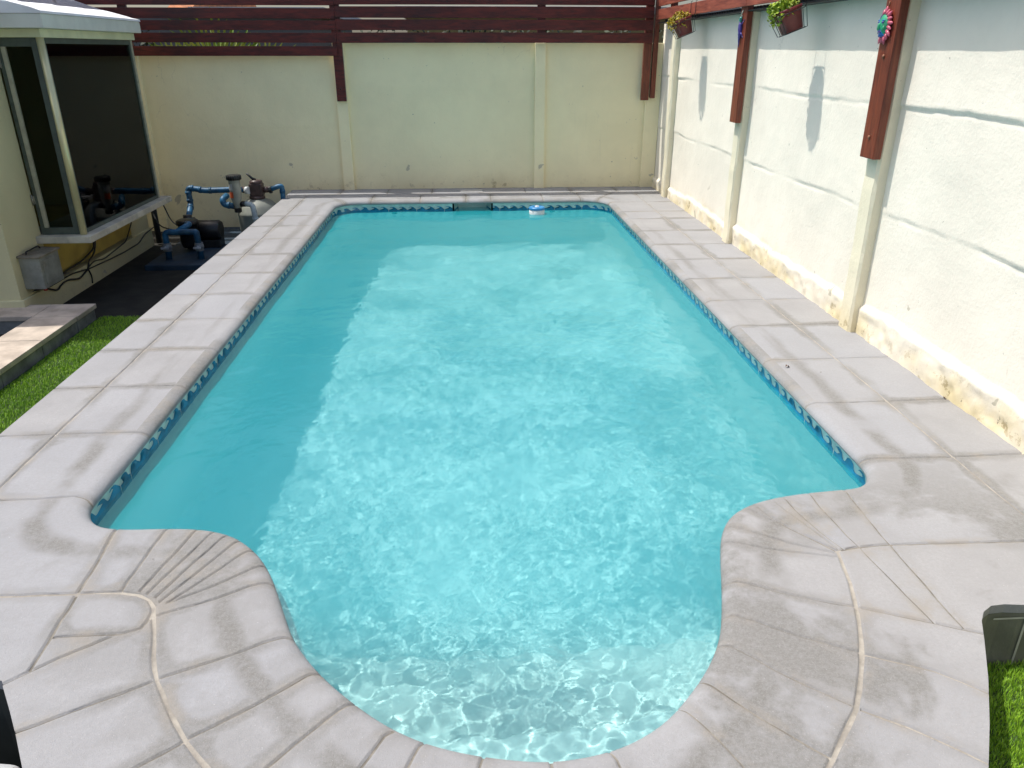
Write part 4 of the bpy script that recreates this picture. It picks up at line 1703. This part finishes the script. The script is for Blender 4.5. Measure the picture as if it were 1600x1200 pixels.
b.build('blossom', simple_mat('pale_petal', (0.32, 0.31, 0.28), 0.7), fl)
b = MB()
for k in range(11):
    b.tube([(-3.70, 8.2, .30), (-3.70 + rn.uniform(-.03, .03), 8.2 + rn.uniform(-.12, .12), .44)], .003, 5)
b.build('stems', simple_mat('dark_stem', (0.02, 0.04, 0.015), 0.7), fl)
b = MB()
rot = Euler((0, R(62), R(12))).to_matrix()
b.lathe([(0.0, 0.0), (0.075, 0.0), (0.12, 0.016), (0.123, 0.02), (0.075, 0.007), (0.0, 0.006)], (-3.72, 7.66, 0.262), 28, 0, rot)
tag(b.build('plate', simple_mat('white_glaze', (0.36, 0.36, 0.33), 0.25)), 'white plate propped on the bay window sill behind the glass', 'plate')

# ================================================================ POOL FILTER EQUIPMENT
pvc = simple_mat('blue_pvc_pipe', (0.015, 0.11, 0.22), 0.5, 0.3, 8, dirt=(0.04, 0.09, 0.11))
pvw = simple_mat('faded_pvc_pipe', (0.50, 0.58, 0.60), 0.4, 0.15, 14)
blk = simple_mat('black_equipment_plastic', (0.014, 0.014, 0.015), 0.4, 0.2, 20)
brn = simple_mat('brown_valve_plastic', (0.075, 0.045, 0.04), 0.4, 0.2, 20)
gry = simple_mat('weathered_tank_grey', (0.24, 0.255, 0.22), 0.55, 0.1, 5, dirt=(0.16, 0.16, 0.13))
slab_m = simple_mat('blue_painted_slab', (0.010, 0.033, 0.060), 0.7, 0.2, 6, bump=0.3, dirt=(0.03, 0.045, 0.05))
b = MB()
b.box(-3.52, -2.285, 8.40, 10.39, G - 0.03, G + 0.035, 0.012)
tag(b.build('equipment_slab', slab_m), 'dark blue painted slab carrying the pool pump and filter', 'slab')
Z0 = G + 0.035
ft = thing('sand_filter', 'grey sand filter tank with a brown valve on top, behind the deck corner', 'pool filter', (-2.57, 9.78, Z0))
b = MB()
b.lathe([(0.20, Z0), (0.235, Z0 + .02), (0.255, Z0 + .12), (0.258, -0.20), (0.262, -0.17), (0.262, -0.155), (0.250, -0.14), (0.225, -0.075), (0.16, -0.02), (0.09, 0.005), (0.07, 0.01)], (-2.57, 9.80, 0), 36)
b.build('tank', gry, ft)
b = MB()
b.lathe([(0.085, 0.0), (0.095, 0.01), (0.095, 0.035), (0.075, 0.045)], (-2.57, 9.80, 0), 24)
b.box(-2.645, -2.485, 9.73, 9.87, 0.04, 0.195, 0.018)
b.lathe([(0.075, 0.19), (0.080, 0.20), (0.075, 0.225), (0.03, 0.235)], (-2.565, 9.80, 0), 24)
b.tube([(-2.66, 9.80, 0.115), (-2.74, 9.80, 0.115)], 0.038, 16)
b.tube([(-2.49, 9.80, 0.11), (-2.42, 9.80, 0.115)], 0.036, 16)
vb = b.build('multiport_valve', brn, ft)
b = MB()
b.tube([(-2.565, 9.80, 0.23), (-2.60, 9.79, 0.25), (-2.66, 9.78, 0.315)], [.018, .016, .010], 10)
b.build('lever', blk, vb)
b = MB()
b.lathe([(0.03, 0), (0.045, 0.004), (0.045, 0.035), (0.03, 0.038)], (-2.42, 9.80, 0.108), 8, 0, Euler((0, R(80), 0)).to_matrix(), smooth=False)
b.build('union_nut', blk, ft)

cl = thing('inline_chlorinator', 'upright grey chlorinator canister with black cap and orange label patch', 'chlorinator', (-2.73, 9.50, Z0))
b = MB()
b.lathe([(0.022, -0.10), (0.030, -0.06), (0.048, 0.0), (0.062, 0.06), (0.066, 0.15), (0.068, 0.275), (0.070, 0.28)], (-2.74, 9.50, 0), 24)
b.build('canister', simple_mat('smoky_clear_plastic', (0.36, 0.37, 0.31), 0.2, 0.12, 9), cl)
b = MB()
b.lathe([(0.072, 0.278), (0.082, 0.282), (0.084, 0.325), (0.076, 0.338), (0.0, 0.340)], (-2.74, 9.50, 0), 20, smooth=False)
for k in range(20):
    a = 6.2832 * k / 20
    b.tube([(-2.74 + .083 * math.cos(a), 9.50 + .083 * math.sin(a), .285), (-2.74 + .083 * math.cos(a), 9.50 + .083 * math.sin(a), .333)], .006, 6)
b.build('cap', blk, cl)
b = MB()
for (a0, a1, z0, z1, mi) in ((-2.75, -1.75, 0.075, 0.145, 0), (-2.9, -1.75, 0.165, 0.24, 1)):
    n = 10
    for k in range(n):
        t0, t1 = a0 + (a1 - a0) * k / n, a0 + (a1 - a0) * (k + 1) / n
        r_ = 0.0695
        b.quad([(-2.74 + r_ * math.cos(t), 9.50 + r_ * math.sin(t), z) for t, z in ((t0, z0), (t1, z0), (t1, z1), (t0, z1))], mi, True)
b.build('label_patch', [simple_mat('orange_label', (0.60, 0.10, 0.03), 0.5), simple_mat('pale_label', (0.45, 0.47, 0.46), 0.5)], cl)
b = MB()
b.lathe([(0.034, -0.105), (0.044, -0.10), (0.044, -0.055), (0.03, -0.05)], (-2.74, 9.50, 0), 12, smooth=False)
b.tube([(-2.70, 9.50, -0.005), (-2.645, 9.50, -0.005)], .034, 12)
b.build('fitting', blk, cl)


def pipe(pts, r, m_, label, rad=.05, sockets=True):
    b = MB()
    pp = elbow(pts, rad)
    b.tube(pp, r, 14)
    if sockets:
        for i in range(1, len(pts) - 1):
            p = Vector(pts[i])
            for q in (pts[i - 1], pts[i + 1]):
                d = (Vector(q) - p)
                if d.length < .12:
                    continue
                d.normalize()
                b.tube([p + d * .045, p + d * .075], r * 1.16, 14)
    o = b.build('pipe', m_)
    return tag(o, label, 'pipe', 'pool plumbing pipes')


pipe([(-3.30, 9.35, -0.16), (-3.36, 9.70, -0.05), (-3.371, 9.72, 0.160), (-3.16, 9.70, 0.125), (-2.79, 9.72, 0.130), (-2.745, 9.79, 0.115)], .034, pvc, 'long blue pipe rising from the pump and crossing to the filter valve', .05)
pipe([(-2.78, 9.50, -0.03), (-2.90, 9.50, -0.01), (-2.91, 9.50, 0.05), (-2.88, 9.60, 0.08)], .036, pvc, 'short blue pipe elbow on the left side of the chlorinator', .04)
pipe([(-2.645, 9.50, -0.005), (-2.56, 9.49, -0.01), (-2.545, 9.48, -0.12), (-2.53, 9.48, -0.40)], .032, pvw, 'faded white pipe bending down from the chlorinator to the deck', .06)
pipe([(-2.40, 9.80, 0.113), (-2.30, 9.81, 0.15), (-2.26, 9.82, 0.15), (-2.262, 9.83, 0.02), (-2.30, 9.84, -0.40)], .030, pvc, 'blue pipe turning down behind the filter valve, at the deck corner', .04)
b = MB()
b.tube([(-2.68, 9.73, 0.12), (-2.64, 9.715, 0.12)], .045, 14)
b.build('sight_glass', simple_mat('white_sight_glass', (0.62, 0.66, 0.66), 0.2), ft)

pu = thing('pool_pump', 'black pool pump on the blue slab below the long blue pipe', 'pump', (-3.2, 9.3, Z0))
b = MB()
rx = Euler((0, R(90), 0)).to_matrix()
b.lathe([(0.05, -0.30), (0.10, -0.29), (0.115, -0.27), (0.115, -0.03), (0.10, -0.01)], (-2.90, 9.30, -0.27), 22, 0, rx)
b.build('motor', blk, pu)
b = MB()
b.lathe([(0.05, -0.08), (0.135, -0.07), (0.15, -0.04), (0.15, 0.02), (0.12, 0.05), (0.05, 0.06)], (-3.24, 9.30, -0.27), 26, 0, rx)
b.tube([(-3.30, 9.34, -0.22), (-3.30, 9.35, -0.10)], .05, 14)
b.build('volute', blk, pu)
b = MB()
b.lathe([(0.09, Z0 + .05), (0.105, Z0 + .10), (0.105, -0.16), (0.125, -0.155), (0.125, -0.115), (0.10, -0.10), (0.0, -0.095)], (-3.22, 9.08, 0), 24)
b.build('strainer_basket', blk, pu)
b = MB()
b.box(-3.32, -2.92, 9.20, 9.40, Z0, Z0 + .09, .01)
b.build('base', blk, pu)

mfn = thing('suction_manifold', 'low blue pipe manifold with two valve legs, in front of the pump', 'pipe manifold', (-3.18, 8.7, Z0))
b = MB()
b.tube(elbow([(-3.350, 8.70, Z0), (-3.350, 8.70, -0.165), (-3.02, 8.70, -0.165), (-3.005, 8.70, -0.17), (-2.995, 8.70, Z0)], .05), .034, 14)
b.tube(elbow([(-3.22, 8.70, -0.165), (-3.10, 8.80, -0.10), (-3.19, 8.98, -0.13)], .04), .033, 14)
b.build('pipework', pvc, mfn)
for x in (-3.350, -2.997):
    b = MB()
    b.tube([(x, 8.70, -0.375), (x, 8.70, -0.285)], .046, 12, smooth=False)
    b.sphere((x, 8.70, -0.33), .052, u=14, v=9)
    vv = b.build('valve', simple_mat('grey_valve_plastic', (0.22, 0.24, 0.26), 0.4, 0.15, 20), mfn)
    b = MB()
    b.tube([(x, 8.65, -0.33), (x, 8.63, -0.33)], .015, 8)
    b.box(x - .042, x + .042, 8.612, 8.630, -0.342, -0.318, .005)
    b.build('handle', simple_mat('faded_valve_handle', (0.38, 0.40, 0.42), 0.5, 0.15, 20), vv)

# ================================================================ FLOATING CHLORINE DISPENSER
fd = thing('floating_dispenser', 'white floating chlorine dispenser with a blue ring at the far end of the pool', 'pool floater', (0.88, 9.36, WATER_Z))
c = (0.88, 9.36, 0)
SCF = Matrix(((.86, 0, 0), (0, .86, 0), (0, 0, 1)))
b = MB()
b.lathe([(0.04, -0.26), (0.045, -0.20), (0.06, -0.19), (0.105, -0.175), (0.110, -0.165), (0.110, -0.085), (0.100, -0.080)], c, 30, 0, SCF)
b.build('float_body', white_plastic, fd)
b = MB()
b.lathe([(0.100, -0.0805), (0.112, -0.084), (0.116, -0.074), (0.114, -0.060), (0.100, -0.052), (0.060, -0.050), (0.052, -0.056), (0.050, -0.066), (0.0, -0.068)], c, 30, 0, SCF)
b.build('ring', simple_mat('pool_blue_plastic', (0.035, 0.24, 0.52), 0.35, 0.05, 20), fd)
b = MB()
b.lathe([(0.030, -0.067), (0.030, -0.046), (0.024, -0.042), (0.0, -0.042)], c, 16, 0, SCF)
b.build('cap', white_plastic, fd)

# ================================================================ DRY LEAVES ON THE PAVING
lfm = simple_mat('dry_leaf', (0.13, 0.07, 0.035), 0.8, 0.2, 60)
for i, (x, y, z, s, a, lab) in enumerate(((1.862, 4.02, 0.001, .034, .4, 'small dry brown leaf on the right hand coping'),
                                      (2.525, 3.545, 0.002, .020, 1.2, 'dark dry leaf against the foot of the white wall'),
                                      (-1.165, 2.365, 0.001, .007, 2.0, 'tiny brown seed on the near left paving'),
                                      (2.02, 3.93, 0.001, .010, 2.0, 'tiny dark crumb of leaf beside the long paving joint'))):
    b = MB()
    n = 8
    L = []
    for k in range(n + 1):
        t = k / n
        w = s * .32 * math.sin(math.pi * min(1, t * 1.05)) * (1 - .25 * t)
        L.append((s * (t - .5), w, .25 * s * math.sin(t * 5) + s * .18))
    ca, sa = math.cos(a), math.sin(a)
    tr = lambda u, v, w: (x + u * ca - v * sa, y + u * sa + v * ca, z + w)
    for p, q in zip(L, L[1:]):
        b.quad((tr(p[0], 0, p[2] - s * .12), tr(q[0], 0, q[2] - s * .12), tr(q[0], q[1], q[2]), tr(p[0], p[1], p[2])), 0, True)
        b.quad((tr(p[0], -p[1], p[2]), tr(q[0], -q[1], q[2]), tr(q[0], 0, q[2] - s * .12), tr(p[0], 0, p[2] - s * .12)), 0, True)
    o = b.build('fallen_leaf', lfm, recalc=False)
    tag(o, lab, 'leaf')

# ================================================================ BEYOND THE FAR SCREEN
palm_m = NT('palm_leaf')
pc = palm_m.mix(palm_m.ramp(palm_m.noise(3, 3), 0.35, 0.65), (0.14, 0.26, 0.02), (0.42, 0.46, 0.10))
palm_m.color(pc)
palm_m.rough(0.45)
pt = thing('fan_palm', 'fan palm with yellow green leaves behind the far slatted screen', 'palm', (-3.3, 11.6, G))
b = MB()
b.tube([(-3.3, 11.7, G), (-3.31, 11.68, 0.4), (-3.28, 11.66, 1.15)], [.13, .11, .09], 12)
b.build('trunk', simple_mat('palm_trunk', (0.10, 0.075, 0.05), 0.9, 0.25, 12, bump=0.6), pt)
rn = random.Random(8)
for fi, (ax, az, ty, sc_) in enumerate(((-3.35, 1.35, -.10, 1.0), (-3.9, 1.30, .25, .75), (-2.75, 1.25, .2, .8), (-3.3, 1.2, .5, 1.1), (-3.45, 1.15, -.35, .7))):
    b = MB()
    for k in range(34):
        a = R(-20 + 220 * k / 33)
        L = sc_ * rn.uniform(.78, 1.0)
        w = .018 * sc_
        d = Vector((math.cos(a), ty + rn.uniform(-.08, .08), math.sin(a) * .95)).normalized()
        s_ = Vector((-math.sin(a), .0, math.cos(a)))
        o_ = Vector((ax, 11.6 + ty * .4, az))
        pr0 = o_ + d * .05
        p1 = o_ + d * L * .5
        p2 = o_ + d * L * .85 + Vector((0, -.02, -.03 * sc_))
        p3 = o_ + d * L + Vector((0, -.05, -.08 * sc_))
        f_ = Vector((0, .010, 0))
        b.quad((pr0 - s_ * .004, pr0, p1 + f_, p1 - s_ * w))
        b.quad((pr0, pr0 + s_ * .004, p1 + s_ * w, p1 + f_))
        b.quad((p1 - s_ * w, p1 + f_, p2 + f_, p2 - s_ * w * .7))
        b.quad((p1 + f_, p1 + s_ * w, p2 + s_ * w * .7, p2 + f_))
        b.quad((p2 - s_ * w * .7, p2 + f_, p3))
        b.quad((p2 + f_, p2 + s_ * w * .7, p3))
    b.tube([(-3.28, 11.66, 1.10), (ax, 11.6 + ty * .4, az + .04)], .012, 6)
    b.build('frond', palm_m.m, pt, recalc=False)

nh = thing('neighbour_house', 'white neighbouring house with an orange tiled roof edge glimpsed between the far slats', 'house', (-4.5, 17, G))
b = MB()
b.box(-9.0, -2.8, 16.0, 22.0, G, 2.30)
b.build('wall', simple_mat('neighbour_white', (0.12, 0.12, 0.12), 0.8, 0.05), nh)
b = MB()
b.prism([(-5.40, 15.7, 2.305), (-5.40, 22.3, 2.305), (-5.40, 19, 3.3)], (0.45, 0, 0))
b.build('roof', simple_mat('orange_roof_tile', (0.42, 0.15, 0.05), 0.8, 0.2, 6), nh)
b = MB()
b.box(-4.94, -2.5, 15.8, 22.2, 2.305, 2.42)
b.build('parapet', simple_mat('grey_parapet', (0.50, 0.50, 0.50), 0.8, 0.05), nh)
nh2 = thing('neighbour_garage', 'beige neighbouring building glimpsed through the right half of the far slats', 'building', (1.5, 17, G))
b = MB()
b.box(-1.0, 6.0, 16.0, 20.0, G, 2.32)
b.build('wall', simple_mat('neighbour_beige', (0.26, 0.20, 0.08), 0.8, 0.08), nh2)
b = MB()
b.box(-1.2, 6.2, 15.8, 20.2, 2.32, 2.45, .02)
b.build('roof', simple_mat('neighbour_roof_slab', (0.35, 0.33, 0.30), 0.8, 0.08), nh2)
hd = thing('garden_hedge', 'dark leafy hedge behind the far wall', 'hedge', (0, 13, G))
b = MB()
rn = random.Random(4)
for k in range(5200):
    x = rn.uniform(-9, 5)
    y = rn.uniform(12.6, 13.4)
    z = rn.uniform(0.9, (2.05 if x > -1.5 else 1.95) + .06 * math.sin(x * 2.1) + .04 * math.sin(x * 5.3))
    if -4.6 < x < -2.0:
        continue
    s = rn.uniform(.03, .06)
    u = Vector((rn.uniform(-1, 1), rn.uniform(-1, 1), rn.uniform(-1, 1))).normalized()
    v = u.orthogonal().normalized()
    p = Vector((x, y, z))
    b.quad((p - u * s, p - v * s * .5, p + u * s, p + v * s * .5))
b.build('leaves', simple_mat('hedge_leaf', (0.02, 0.035, 0.01), 0.7, 0.2, 5), hd, recalc=False)
b = MB()
for k in range(14):
    x = -8.8 + k
    b.tube([(x, 13, G), (x + .1, 13, .4), (x, 13.05, 1.4)], [.05, .04, .02], 7)
b.build('stems', simple_mat('hedge_stem', (0.06, 0.045, 0.03), 0.9), hd)
